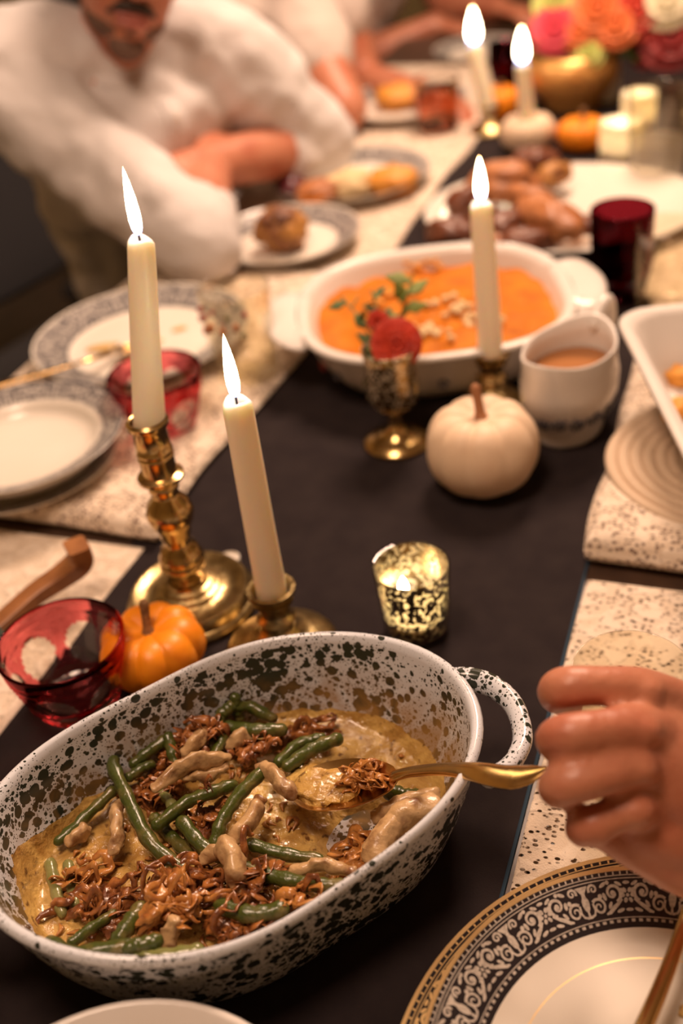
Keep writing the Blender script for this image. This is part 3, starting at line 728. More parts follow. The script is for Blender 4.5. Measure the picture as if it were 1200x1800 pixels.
# ================================================================ PLATES
def strip2(P, wd):
    v=[]; f=[]; n=len(P)
    for i,p in enumerate(P):
        a=P[max(0,i-1)]; b=P[min(n-1,i+1)]; dx,dy=b[0]-a[0],b[1]-a[1]; L=math.hypot(dx,dy) or 1; k=wd(i/(n-1))*.5
        v+= [(p[0]-dy/L*k,p[1]+dx/L*k),(p[0]+dy/L*k,p[1]-dx/L*k)]
    for i in range(n-1): f.append((2*i,2*i+1,2*i+3,2*i+2))
    return v,f
def disc2(x,y,rx,ry,rot=0,n=10):
    c,s=math.cos(rot),math.sin(rot)
    v=[(x+c*rx*math.cos(2*PI*i/n)-s*ry*math.sin(2*PI*i/n), y+s*rx*math.cos(2*PI*i/n)+c*ry*math.sin(2*PI*i/n)) for i in range(n)]
    return v,[tuple(range(n))]
def spiral2(x,y,r,turns,a0,d,n=22):
    return [(x+r*(1-.86*i/n)*math.cos(a0+d*2*PI*turns*i/n), y+r*(1-.86*i/n)*math.sin(a0+d*2*PI*turns*i/n)) for i in range(n+1)]
def motif():
    v=[]; f=[]
    def put(a):
        n=len(v); v.extend(a[0]); f.extend([tuple(i+n for i in q) for q in a[1]])
    m=.001
    urn=[(-8.6,3.2),(-7.6,3.0),(-7.2,1.4),(-5,1.2),(-3.6,3.4),(-1,4.6),(1.2,4.2),(3,2.0),(4.6,2.2),(6,4.2),(7.4,6.6),(8.4,7.2)]
    put(strip2([(0,a*m) for a,b in urn],lambda t:lerpl([b for a,b in urn],60)[min(59,int(t*59))]*m))
    for s in (-1,1):
        put(strip2([(s*x,y) for x,y in spiral2(7.6*m,-3.6*m,4.6*m,1.45,2.4,-1)],lambda t:(1.7-.9*t)*m))
        put(strip2([(s*x*m,y*m) for x,y in [(1,-8),(3.4,-7.2),(4.6,-5),(4.2,-1)]],lambda t:1.3*m))
        put(strip2([(s*x,y) for x,y in spiral2(6.4*m,6.0*m,2.8*m,1.3,3.6,-1,16)],lambda t:(1.5-.7*t)*m))
        put(strip2([(s*x,y) for x,y in spiral2(17.4*m,2.6*m,5.2*m,1.35,-1.2,1)],lambda t:(2.0-1.1*t)*m))
        put(strip2([(s*x*m,y*m) for x,y in [(11,-8),(13.5,-7.4),(16,-5.4),(19,-3.6),(22.4,-1)]],lambda t:(1.0+1.4*math.sin(PI*t))*m))
        for k,(x,y,rx,ry,a) in enumerate([(12.6,7.4,2.4,1.0,.5),(14.6,-3.6,2.2,1.0,1.0),(12.2,1.2,1.1,2.2,.2),(21.4,7.2,2.2,.9,-.5),(20.4,-6.8,2.6,1.0,.3),(9.6,1.8,1.3,1.3,0),(17.4,2.6,1.5,1.5,0),(15.4,8.2,1.1,1.1,0),(23.0,3.0,.9,2.0,.2)]):
            put(disc2(s*x*m,y*m,rx*m,ry*m,s*a))
    for k in range(6): put(disc2(26*m+3.0*m*math.cos(k*PI/3),1*m+3.0*m*math.sin(k*PI/3),1.5*m,1.1*m,k*PI/3))
    put(disc2(26*m,1*m,1.0*m,1.0*m)); put(disc2(26*m,-6.6*m,2.4*m,.9*m)); put(disc2(26*m,7.6*m,2.0*m,.9*m))
    return v,f
MOT=motif()
def plate(name,label,cat,loc,R,Rw,z,style,group=None,rz=0):
    """z=(well, shoulder, rim) heights; style: band, print, gold line, dot rows"""
    zw,zs,zr=z; band,prnt,gil,dots=style
    t=thing(name,label,cat,loc,rz,group)
    def zf(r):
        if r<=Rw: q=max(0,(r-Rw*.86)/(Rw*.14)); return zw+(zs-zw)*q*q
        q=(r-Rw)/(R-Rw); return zs+(zr-zs)*(.8*q+.2*q*q)
    rs=[0,Rw*.3,Rw*.6,Rw*.80,Rw*.808,Rw*.86,Rw*.93,Rw*.985,Rw*1.0]+[Rw+(R-Rw)*k/7 for k in range(1,7)]+[R-.0022,R-.0008,R]
    prof=[(r,zf(r)) for r in rs]; mi=[]
    for a,b in zip(rs,rs[1:]):
        m_=(a+b)/2
        mi.append(2 if (gil and (m_>R-.0022 or Rw*.80<m_<Rw*.808)) else 1 if m_>Rw*.985 and m_<R-.0015 else 0)
    low=[(R+.0004,zr-.0012),(R-.002,zr-.003),(Rw+.004,zs-.004),(Rw*.82,zw-.004),(Rw*.66,0.0005),(Rw*.62,0),(Rw*.58,.002),(0,.002)]
    mi+= [2 if gil else 0]+[0]*(len(low)-1)
    v,f,m=lathe_m(prof+low,mi,96); G().add((v,f),m).build('plate_body',[porcelain,band,gilt],t,sharp=35)
    mid=(Rw+R)/2-.0008; bw=R-Rw; k=min(1.0,(bw-.0095)/.0172) if dots else (bw-.004)/.0185
    n=max(8,round(2*PI*mid/(.052*k))); g=G(); vs,fs=[],[]
    def P(a,r): return (r*math.cos(a),r*math.sin(a),zf(r)+.00035)
    for i in range(n):
        a0=2*PI*i/n; b0=len(vs)
        for x,y in MOT[0]:
            aa=a0+x*(2*PI/n)/.052; vs.append(P(aa,mid+y*k))
        fs+=[tuple(q+b0 for q in ff) for ff in MOT[1]]
    def ring(r,wd,nd,fill,):
        for i in range(nd):
            a0=2*PI*i/nd; a1=a0+2*PI/nd*fill; b0=len(vs)
            for r_ in (r-wd/2,r+wd/2):
                for a_ in (a0,a1): vs.append(P(a_,r_))
            fs.append((b0,b0+1,b0+3,b0+2))
    if dots:
        ring(R-.0046,.0005,240,1.0); ring(R-.0034,.0016,190,.22); ring(R-.0062,.0005,240,1); ring(Rw+.0038,.0005,200,1); ring(Rw+.0022,.0016,150,.5)
    else: ring(R-.003,.0006,160,1); ring(Rw+.0022,.0006,120,1)
    g.v,g.f,g.m=vs,fs,[0]*len(fs)
    o=g.build('border_print',prnt,t,sharp=0); o['kind']='stuff'
    return t,zf
BLK=(band_black,scroll_cream,True,True); BLU=(band_blue,scroll_grey,False,False)
Lz=lambda h: T+h
# stacked pair at the lower right
plate('dinner_plate','larger gold edged dinner plate under the black bordered plate','plate',(.026,.280,Lz(.004)),.163,.134,(.006,.009,.018),(band_black,gilt,True,True))
p,zf=plate('dinner_plate','black scroll bordered plate with gold rim at the lower right','plate',(.007,.290,Lz(.0135)),.129,.0985,(.006,.009,.022),BLK,rz=.32)
for k,(x,y,a,b) in enumerate([(-.035,-.005,.0035,.0022),(-.048,-.012,.005,.011),(.008,.052,.006,.009),(-.004,-.012,.002,.0015),(.028,.04,.004,.006)]):
    o=G().add(blob((0,0,0),(a,b,.0008),(0,0,k),k,.3,2,14)).build('sauce_smear',stain_m,sharp=0); o.location=(.007+x,.290+y,T+.0135+.0065)
    tag(o,['small amber sauce drop on the black bordered plate','long sauce streak on the black bordered plate, nearest the viewer','sauce smear by the gold knife on the plate','tiny sauce speck in the middle of the plate','sauce dab under the gold knife on the plate'][k],'sauce')
kp=[at(1128,1812,.0455),at(1150,1762,.046),at(1175,1700,.046),at(1196,1640,.046),at(1222,1560,.047),at(1262,1440,.045)]
t=thing('table_knife','gold flatware handle lying across the black bordered plate','cutlery',kp[0])
G().add(tube(kp[:5],[.0048,.0046,.0042,.0038,.0035],[.0026,.0026,.0024,.0022,.002],(1,0,0),12,n=6)).build('handle',gold,t,world=True,sharp=0)
G().add(tube(kp[4:]+[kp[5]+(kp[5]-kp[4])*.6],[.0035,.0075,.004],[.0016,.001,.0008],(1,0,0),10,n=6)).build('blade',gold,t,world=True,sharp=0)
# white bowl peeping in at the bottom
t=thing('serving_bowl','plain white bowl whose rim shows at the bottom edge','bowl',(-.229,.142,T+RUN))
G().add(lathe([(0,0),(.052,0),(.054,.003),(.075,.020),(.098,.042),(.108,.056),(.110,.060),(.1085,.0615),(.1055,.0605),(.096,.046),(.073,.024),(.05,.008),(0,.006)],72)).build('bowl_body',white_glaze,t,sharp=0)
# left place settings
MATZ=lambda y: .012+.014*max(0,1-(y-.684)/.35)
SP=Vector((-.681,.755,T+.021))
def soup(loc,label,R=.1085):
    t=thing('soup_plate',label,'plate',loc)
    pr=[(0,.010),(.035,.010),(.060,.012),(.072,.016),(.0775,.022),(.0785,.0245),(.085,.0275),(.095,.0315),(R-.0015,.0365),(R,.0368),(R+.0006,.0355),(R-.002,.034),(.097,.029),(.088,.020),(.079,.009),(.068,.003),(.060,0),(.056,.0012),(0,.003)]
    mi=[0]*5+[0]+[1,1,1]+[0]*12
    v,f,m=lathe_m(pr,mi,80); G().add((v,f),m).build('plate_body',[porcelain,band_blue],t,sharp=0)
    g=G(); vs,fs=[],[]; n=11; Rm=(.0785+R)/2
    zf=lambda r: .0245+(r-.0785)/(R-.0785)*.012+.0006
    for i in range(n):
        b0=len(vs)
        for x,y in MOT[0]:
            a=2*PI*i/n+x*(2*PI/n)/.052; r=Rm+y*1.35; vs.append((r*math.cos(a),r*math.sin(a),zf(r)))
        fs+=[tuple(q+b0 for q in ff) for ff in MOT[1]]
    g.v,g.f,g.m=vs,fs,[0]*len(fs); o=g.build('border_print',scroll_grey,t,sharp=0); o['kind']='stuff'
    return t
plate('dinner_plate','dinner plate stacked under the empty soup plate at the left','plate',(SP.x-.004,SP.y-.002,T+.0225),.100,.078,(.005,.007,.013),BLU)
SP.z=T+.0275; soup(SP,'empty white soup plate with slate scroll rim at the left edge')
p,zf=plate('dinner_plate','grey scroll bordered plate with food traces behind the tall candle','plate',(-.690,1.030,T+.0195),.133,.094,(.006,.009,.022),BLU)
for k,(px,py,a,b,l) in enumerate([(180,610,.020,.010,'broad yellow sauce smear on the grey scroll plate'),(235,622,.020,.003,'thin brown streak across the grey scroll plate'),(315,578,.010,.006,'small brown smear beside the tall candle on the plate')]):
    o=G().add(blob((0,0,0),(a,b,.001),(0,0,.6),k+20,.4,2,16)).build('sauce_smear',stain_m,sharp=0); o.location=at(px,py,.0265); tag(o,l,'sauce')
def fork(label,P,q0,q1):
    t=thing('table_fork',label,'cutlery',P[0])
    n=len(P); G().add(tube(P[:n-1],[.0052,.0055,.0035,.0030,.0042],[.0022,.002,.0018,.0016,.0014],(0,1,0),10,n=6)).build('handle',gold,t,world=True,sharp=0)
    d=(P[-1]-P[-2]).normalized(); s=Vector((0,0,1)).cross(d).normalized()
    g=G(); g.add(tube([P[-2],P[-2]+d*.012,P[-2]+d*.022],[.004,.010,.011],[.0014,.0014,.0012],s,10))
    for k in (-1.5,-.5,.5,1.5): g.add(tube([P[-2]+d*.02+s*k*.0058,P[-2]+d*.045+s*k*.0056-Vector((0,0,.003)),P[-2]+d*.066+s*k*.0054],[.0018,.0017,.0008],None,None,6,n=3))
    g.build('head',gold,t,world=True,sharp=0)
fork('gold fork resting over the edge of the grey scroll plate',[at(-45,690,.042),at(30,668,.044),at(90,652,.046),at(150,634,.047),at(195,620,.038),at(262,600,.033)],0,0)
# side plate with stuffing ball
p,zf=plate('side_plate','small scroll rimmed plate holding the browned stuffing ball','plate',(-.636,1.366,T+.005),.110,.078,(.007,.010,.026),BLU)
bc=at(500,438,.012); 
o=G().add(blob((0,0,.030),(.038,.034,.030),(0,0,.4),4,.24,2.6,36)).build('stuffing_ball',roll_m,sharp=0); o.location=bc; tag(o,'browned stuffing ball on the small side plate','food')
G().add(blob((-.002,-.004,.049),(.026,.024,.014),(0,0,.8),11,.5,3.5,24)).build('crust',roll_d,o,sharp=0)
for k in range(6):
    pass
p,zf=plate('dinner_plate','far dinner plate heaped with mash and cranberry by crossed arms','plate',(-.622,1.620,T+.005),.128,.090,(.006,.009,.024),BLU)
for nm,l,px,py,r,m,h in [('mash_scoop','orange mash scoop at the right of the far heaped plate',690,318,(.040,.034,.022),mac_m,.028),('stuffing_scoop','pale stuffing scoop in the middle of the heaped plate',615,325,(.044,.032,.022),crumb_m,.027),('mash_scoop','peach mash scoop at the left of the heaped plate',560,340,(.034,.030,.020),turk_l,.027),('cranberry_sauce','dark cranberry sauce spoonful at the plate edge near the arm',518,330,(.024,.022,.018),cran_m,.030),('mash_scoop','amber mash dab at the near rim of the heaped plate',555,355,(.022,.014,.012),squash_m,.022)]:
    o=G().add(blob((0,0,0),r,(0,0,.5),px,.3,2.2,26)).build(nm,m,sharp=0); o.location=at(px,py,h); tag(o,l,'food')
plate('dinner_plate','farthest dinner plate at the left before the bare elbow','plate',(-.655,2.02,T+.005),.125,.09,(.006,.009,.024),BLU)
o=G().add(blob((0,0,0),(.05,.04,.024),(0,0,.5),9,.3,2.2,26)).build('mash_scoop',mac_m,sharp=0); o.location=(-.66,2.03,T+.03); tag(o,'golden food heap on the farthest left plate','food')
plate('side_plate','pale plate far away behind the left far candle','plate',(-.60,2.42,T+.0015),.10,.07,(.006,.009,.02),BLU)

# ================================================================ GLASS
def tumbler(name,label,cat,loc,r0,r1,h,m,group=None,th=.0016,liquid=None,lm=None,facet=0):
    t=thing(name,label,cat,loc,0,group)
    rr_=lambda z: r0+(r1-r0)*z/h
    out=[(0,0),(r0*.5,0),(r0*.88,0),(r0*.97,.0008),(r0,.003)]+[(rr_(z),z) for z in (.006,h*.2,h*.4,h*.6,h*.8,h-.006,h-.002)]
    inn_=[(rr_(z)-th,z) for z in (h-.002,h-.006,h*.8,h*.6,h*.4,h*.2,.014,.010)]+[(r0*.90-th,.0078),(r0*.8,.007),(r0*.4,.007),(0,.007)]
    fn=(lambda a,r,z,k: (r*(1+.018*math.cos(a*facet)) if 4<k<9 else r, z)) if facet else None
    G().add(lathe(out+[(r1-th*.25,h-.0003),(r1-th*.75,h-.0003)]+inn_,48,fn)).build('glass',m,t,sharp=0)
    if liquid: 
        q=liquid; rr=lambda z: r0+(r1-r0)*z/h-th*.9
        G().add(lathe([(0,.0071),(r0*.8,.0072),(rr(.01),.0095),(rr(h*.5*q),h*.5*q),(rr(h*q),h*q),(0,h*q-.0002)],40)).build('drink',lm,t,sharp=0)
    return t
# red cut glass bowl
def cutbowl(label,loc,rz=0,s=1.0,group='red cut glass bowls'):
    t=thing('glass_bowl',label,'bowl',loc,rz,group)
    K=34; seg=120; R=lambda z: (.028+.0215*(max(0,z)/.064)**.55)*s
    prof=[(0,0),(.022*s,0)]+[(R(.002+.062*k/K),(.002+.062*k/K)*s) for k in range(K+1)]
    nout=len(prof); prof+=[(R(.064)-.0012*s,.0655*s),(R(.064)-.0028*s,.064*s)]+[(R(.064*(1-k/8))-.0034*s*(1+.4*k/8),(.064*(1-k/8)+.007*k/8)*s) for k in range(1,9)]+[(0,.006*s)]
    def inov(a,z):
        u=((a/(2*PI)*6)%1-.5)/.40; w_=(z/s-.026)/.019; return u*u+w_*w_
    def fn(a,r,z,k):
        if 2<=k<nout:
            q=inov(a,z)
            if q<1: r-=.0016*s*(1-q)
            elif q<1.25: r+=.0007*s
            if z<.010*s: r+=.0006*math.cos(24*a)
            elif z>.046*s and z<.052*s: r+=.0005
        return r,z
    v,f=lathe(prof,seg,fn); m=[]
    for q in f:
        c=sum((Vector(v[i]) for i in q),Vector())/len(q); a=math.atan2(c.y,c.x)%(2*PI); rr=math.hypot(c.x,c.y)
        outer=rr>R(c.z/s)-.0022*s
        m.append(1 if (not outer) or (inov(a,c.z)<.9 and c.z>.006) or rr<.021*s else 0)
    G().add((v,f),m).build('bowl_body',[ruby_glass,clear_glass],t,sharp=0)
    return t
RB=at(104,1205,.0045); cutbowl('ruby cut glass bowl in front at the left edge by the orange pumpkin',Vector((-.463,.484,T+.0042)),.25)
cutbowl('ruby cut glass bowl farther back behind the tall candle',at(292,748,.0165),.1,1.02)
# small cup-like glasses
tumbler('tumbler','faceted clear tumbler with red flecks behind the second candle','glass',at(436,655,.0145),.036,.041,.108,thin_glass,None,.002,facet=12)
tl_=bpy.data.objects['tumbler']
for k,(a,z,r,mm_) in enumerate([(3.9,.092,.004,0),(4.15,.086,.0035,0),(4.5,.095,.003,0),(4.9,.088,.004,1),(3.7,.078,.004,0),(4.3,.074,.006,2),(4.7,.072,.005,2),(5.1,.076,.005,2),(3.8,.062,.003,0),(5.4,.090,.004,0),(4.05,.070,.005,2),(5.3,.066,.004,1)]):
    rad=.036+.005*z/.108+.0006; G().add(blob((rad*math.cos(a),rad*math.sin(a),z),(r,r,r*.8) if 0 else (r*.8,r*.8,r),(0,0,0),k,.3,2,10)).build('painted_berry',[decal_r,decal_g,decal_o][mm_],tl_,sharp=0)
tumbler('tumbler','clear drinking glass held by the hand at the right','glass',W(-.043,.508,.0041),.031,.038,.100,thin_glass)
tumbler('tumbler','tall clear tumbler of water at the upper right edge','glass',at(1152,315,.0016),.040,.046,.135,thin_glass,None,.002,.45,water_m)
tumbler('tumbler','clear tumbler standing behind the white baking dish','glass',at(1168,545,.0065),.034,.039,.105,thin_glass,None,.002,facet=10)
tumbler('tumbler','tumbler of amber drink beside the far left candle','glass',at(772,232,.0016),.034,.040,.095,clear_glass,None,.002,.8,amber_drink)
t=thing('goblet','dark ruby pressed glass goblet beside the turkey platter','glass',at(1088,522,.0016))
G().add(lathe([(0,0),(.030,0),(.031,.002),(.012,.008),(.008,.014),(.010,.020),(.030,.030),(.0345,.045),(.036,.09),(.0373,.108),(.0375,.112),(.0365,.113),(.0356,.112),(.0353,.108),(.034,.09),(.032,.046),(.024,.034),(0,.031)],48,lambda a,r,z,k:(r*(1+.03*math.cos(9*a)) if 6<k<9 else r,z))).build('glass',wine_glass_m,t,sharp=0)
t=thing('goblet','dark red glass behind the far right candle','glass',at(893,172,.0016))
G().add(lathe([(0,0),(.028,0),(.029,.002),(.008,.008),(.008,.02),(.03,.032),(.036,.06),(.036,.10),(.035,.10),(.034,.06),(.026,.036),(0,.034)],36)).build('glass',wine_glass_m,t,sharp=0)
def jar(label,px,py,r,h):
    t=thing('candle_jar',label,'candle',at(px,py,.0016),0,'white candle jars')
    G().add(lathe([(0,0),(r*.9,0),(r,.003),(r,h),(r-.002,h),(r-.0025,.004),(0,.004)],36)).build('jar',frost_m,t)
    fl=G().add(flame_geo(.016,.0042)).build('flame',flame_m2,t,sharp=0); fl.location=(0,0,h*.42+.008)
    G().add(lathe([(0,.0045),(r-.003,.0045),(r-.003,h*.42),(0,h*.42)],32)).build('wax',paper_w,t)
    G().add(tube([(0,0,h*.42),(0,0,h*.42+.01)],.0012,None,None,6)).build('wick',wick_m,t)
jar('white candle jar nearest beside the far orange pumpkin',1088,292,.032,.070); jar('white candle jar just behind the nearer white jar',1120,238,.028,.070)
o=G().add(lathe([(0,0),(.008,0),(.0095,.001),(.0100,.009),(.0085,.0100),(.008,.0085),(0,.008)],24)).build('tealight',paper_w,sharp=40); o.location=at(405,994,RUN); tag(o,'tiny white tealight behind the tall candlestick foot','candle')

# ================================================================ BUD VASE
BV=at(699,778,RUN)
t=thing('bud_vase','mercury glass goblet vase with gold foot holding a red flower','vase',BV)
G().add(lathe([(0,0),(.034,0),(.0355,.002),(.034,.005),(.022,.009),(.012,.014),(.0075,.022),(.0065,.034),(.009,.042),(0,.043)],48)).build('foot',brass,t,sharp=0)
def spkm():
    k=N('speckled_mercury'); n1=k.noise(260,2,.3); msk=k.step(n1,.54,.58)
    return k.done(k.mixs(msk, k.pri((.42,.30,.13),.2,1), k.pri((.75,.66,.5),.3,.6)))
vase_m=spkm()
G().add(lathe([(0,.040),(.010,.041),(.021,.047),(.026,.056),(.0265,.075),(.0255,.098),(.0275,.110),(.0265,.1105),(.0245,.098),(.025,.075),(.02,.052),(0,.048)],48)).build('cup',vase_m,t,sharp=0)
def rosette(g,c,up,R,n,layers,mi=0,seed=0):
    rr=random.Random(seed); up=Vector(up).normalized(); u=up.orthogonal().normalized(); w_=up.cross(u)
    for l in range(layers):
        q=l/max(1,layers-1); m=max(4,int(n*(1-.5*q)))
        for i in range(m):
            a=2*PI*i/m+l*.7+rr.uniform(-.1,.1); d=(u*math.cos(a)+w_*math.sin(a)); tilt=.25+1.1*q
            dirp=(d*math.cos(tilt)+up*math.sin(tilt)); base=Vector(c)+up*R*.1*q; L=R*(1-.45*q)
            sd=up.cross(d); 
            g.add(tube([base+d*R*.08,base+dirp*L*.55+up*R*.06,base+dirp*L],[R*.12,R*.36*(1-.3*q),R*.30*(1-.3*q)],[R*.03,R*.05,R*.035],sd,8,n=3),mi)
def flower(name,label,c,up,R,n,layers,m,stem_to=None,group=None,core=True,seed=0):
    c=Vector(c); t=thing(name,label,'flower',c,0,group)
    g=G(); rosette(g,(0,0,0),up,R,n,layers,0,seed); g.build('petals',m,t,sharp=0)
    if core: G().add(blob(Vector(up).normalized()*R*.22,(R*.25,R*.25,R*.18),(0,0,0),2,.2,4,10)).build('centre',core_m,t,sharp=0)
    if stem_to is not None: G().add(tube([Vector((0,0,-.002)),(Vector(stem_to)-c)*.5+Vector((.004,0,0)),Vector(stem_to)-c],.0014,None,None,6,n=4)).build('stem',leaf_m,t,sharp=0)
    return t
top=BV+Vector((0,0,.10)); tocam=(CO-top).normalized()
flower('ranunculus','red orange flower with dark centre in the bud vase',near_axis(696,604,BV),tocam+Vector((.1,-.2,.1)),.025,13,5,pet_red,BV+Vector((.004,0,.052)),seed=4)
flower('ranunculus','small dark red blossom behind the bud vase flower',near_axis(664,565,BV+Vector((-.01,.03,0))),tocam,.012,8,3,pet_red,BV+Vector((-.006,.006,.054)),core=False,seed=6)
def sprig(label,P,n,L,m,seed):
    rr=random.Random(seed); c=P[0]; t=thing('leaf_sprig',label,'foliage',c)
    Q=spline([p-c for p in P],6); G().add(tube(Q,.0011,None,None,6)).build('stem',leaf_m,t,sharp=0)
    for k in range(n):
        x=Q[int(len(Q)*(.35+.6*k/n))]; d=Vector((rr.uniform(-1,1),rr.uniform(-1,1),rr.uniform(-.2,1))).normalized(); s=d.orthogonal().normalized()
        G().add(tube([x,x+d*L*.5,x+d*L],[L*.08,L*.28,L*.05],[L*.03,L*.03,L*.02],s,8,n=3)).build('leaf',m,t,sharp=0)
b0=BV+Vector((0,0,.06))
sprig('grey green leaf sprig leaning left out of the bud vase',[b0+Vector((-.006,0,-.005)),near_axis(650,590,BV+Vector((-.02,.02,0))),near_axis(600,520,BV+Vector((-.05,.05,0)))],9,.020,leaf_m,1)
sprig('bright green sprig rising highest from the bud vase',[b0+Vector((.004,.006,-.005)),near_axis(705,560,BV+Vector((0,.04,0))),near_axis(726,482,BV+Vector((.005,.07,0)))],8,.026,leaf_l,2)
sprig('short leaf sprig hanging over the left of the bud vase rim',[b0+Vector((-.008,-.006,-.005)),near_axis(662,620,BV+Vector((-.02,0,0))),near_axis(648,640,BV+Vector((-.03,0,0)))],6,.016,leaf_m,3)
sprig('thin leaf sprig upright behind the red bud vase flower',[b0+Vector((0,.008,-.005)),near_axis(668,560,BV+Vector((-.01,.03,0))),near_axis(652,510,BV+Vector((-.02,.05,0)))],7,.016,leaf_m,4)

# ================================================================ CASSEROLE OF MASH
MC=Vector((-.336,1.092)); t=thing('casserole_dish','white fluted oval casserole of orange mash with flower decals','dish',(MC.x,MC.y,T+RUN),math.radians(21.7))
A_,B_=.150,.142
def ov(th,s):
    q=(abs(math.cos(th))**2.7+abs(math.sin(th))**2.7)**(-1/2.7); return (A_*s*q*math.cos(th),B_*s*q*math.sin(th))
pr=[(0,0),(.70,0),(.76,.003),(.85,.018),(.93,.038),(.985,.058),(1.03,.064),(1.05,.068),(1.03,.071),(.97,.070),(.94,.062),(.90,.045),(.82,.02),(.72,.008),(0,.008)]
v=[]; rings=[]; 
for k,(s,z) in enumerate(pr):
    if s==0: rings.append([len(v)]); v.append((0,0,z)); continue
    rg=[]
    for i in range(SEG):
        th=2*PI*i/SEG; fl=1+(.010*math.cos(28*th) if 2<k<6 else 0); x,y=ov(th,s*fl); rg.append(len(v)); v.append((x,y,z))
    rings.append(rg)
g=G(); g.v=v
for k in range(len(rings)-1): ff=ringfaces(rings[k],rings[k+1]); g.f+=ff; g.m+=[0]*len(ff)
g.build('dish_body',white_glaze,t,sharp=0)
for s in (-1,1):
    G().add(tube([(s*.146,-.060,.064),(s*.166,-.050,.066),(s*.176,0,.067),(s*.166,.050,.066),(s*.146,.060,.064)],[.016,.018,.019,.018,.016],[.0045]*5,(s*1,0,0.0001),12,n=5)).build('handle',white_glaze,t,sharp=0)
rr=random.Random(8)
for k in range(14):
    th=-PI/2+(k-7)*.30+rr.uniform(-.05,.05); z=rr.uniform(.026,.042); q=.875+(z-.018)*2.6
    x,y=ov(th,q+.016); g=G(); nrm=Vector((math.cos(th),math.sin(th),.15)).normalized(); u=Vector((-nrm.y,nrm.x,0)).normalized(); w_=nrm.cross(u)
    for i in range(5):
        a=2*PI*i/5; c=Vector((x,y,z))+(u*math.cos(a)+w_*math.sin(a))*.004
        g.add(blob(c,(.0024,.0024,.0024),(0,0,0),i,.1,2,8),0)
    g.build('flower_decal',[decal_r,decal_b,decal_g][k%3],t,sharp=0)
g=G(); v=[(0,0,.055)]; f=[]
for k in range(1,25):
    for i in range(72):
        th=2*PI*i/72; s=.905*k/24; x,y=ov(th,s); z=.047+.006*noise.noise(Vector((x*22,y*22,3)))+.005*noise.noise(Vector((x*55,y*55,6)))+.0025*noise.noise(Vector((x*120,y*120,1)))
        dd=math.hypot(x+.10,y+.05); z-=.024*math.exp(-(dd/.045)**2); v.append((x,y,z+(.004*(1-s*s))))
for i in range(72): f.append((0,1+i,1+(i+1)%72))
for k in range(23):
    for i in range(72): a=1+k*72+i; b_=1+k*72+(i+1)%72; f.append((a,a+72,b_+72,b_))
mash=G().add((v,f)).build('orange_mash',squash_m,sharp=0); mash.location=(MC.x,MC.y,T+RUN); mash.rotation_euler=(0,0,math.radians(21.7)); tag(mash,'orange sweet potato mash filling the fluted white casserole','food')
for k,(px,py,l) in enumerate([(790,540,'pale nut cluster in the middle of the orange mash'),(735,470,'nut crumble patch at the back of the orange mash'),(830,560,'nut crumble to the right of the candle over the mash'),(690,520,'nut crumble left by the green sprig over the mash'),(760,590,'nut crumble along the near edge of the mash')]):
    g=G(); rr=random.Random(k)
    for i in range(14): g.add(blob((rr.gauss(0,.014),rr.gauss(0,.010),rr.uniform(0,.004)),(rr.uniform(.003,.006),rr.uniform(.003,.005),.003),(0,0,i),i+k*20,.4,2,8))
    o=g.build('nut_crumble',mac_m if k%2 else crumb_m,sharp=0); o.location=at(px,py,.056); tag(o,l,'food','nut crumble on the mash')

# ================================================================ GRAVY BOAT
GB=at(1000,752,RUN); ga=math.radians(-107)
t=thing('gravy_boat','white gravy boat of brown gravy with a curled spout','gravy boat',GB,ga)
def gfn(a,r,z,k):
    q=z/.098; sx=1+.24*q*q*math.exp(-(a if a<PI else 2*PI-a)**2/.35); return r*sx*(1.12 if abs(math.cos(a))>0 else 1), z+(.012*q*q*math.exp(-((a if a<PI else 2*PI-a))**2/.4)+.010*q*q*math.exp(-((PI-a))**2/.5) if k>3 else 0)
v,f=lathe([(0,0),(.033,0),(.034,.004),(.031,.009),(.038,.022),(.047,.045),(.048,.062),(.045,.078),(.0455,.092),(.0445,.0945),(.0425,.093),(.042,.078),(.044,.060),(.042,.045),(.03,.022),(0,.015)],56,gfn)
v=[(p[0]*1.10,p[1]*.84,p[2]) for p in v]
G().add((v,f)).build('boat_body',white_glaze,t,sharp=0)
G().add(tube([(-.055,0,.090),(-.070,0,.104),(-.084,0,.102),(-.089,0,.076),(-.076,0,.047),(-.050,0,.036)],[.0065,.0065,.0068,.0065,.006,.006],[.0085]*6,(0,1,0),10,n=5)).build('handle',white_glaze,t,sharp=0)
v,f=lathe([(0,.066),(.020,.066),(.044,.066)],40,lambda a,r,z,k:(r*(1+.10*math.exp(-(a if a<PI else 2*PI-a)**2/.35))*1.08,z)); v=[(p[0]*1.10,p[1]*.84,p[2]) for p in v]
G().add((v,f)).build('gravy',gravy_m,t,sharp=0)
g=G(); rr=random.Random(4)
for i in range(16):
    a=2*PI*i/16; 
    for (x,y) in spiral2(0,0,.0085,1.3,i,1,12):
        z=.032+y+.002*(i%2); r=.0395+(z-.022)*.39; aa=a+x/.045
        g.add(blob((r*math.cos(aa)*1.125*1.10,r*math.sin(aa)*1.125*.84,z),(.0017,.0017,.0022),(0,0,0),1,0,1,6))
o=g.build('scroll_decal',decal_b,t,sharp=0); o['kind']='stuff'

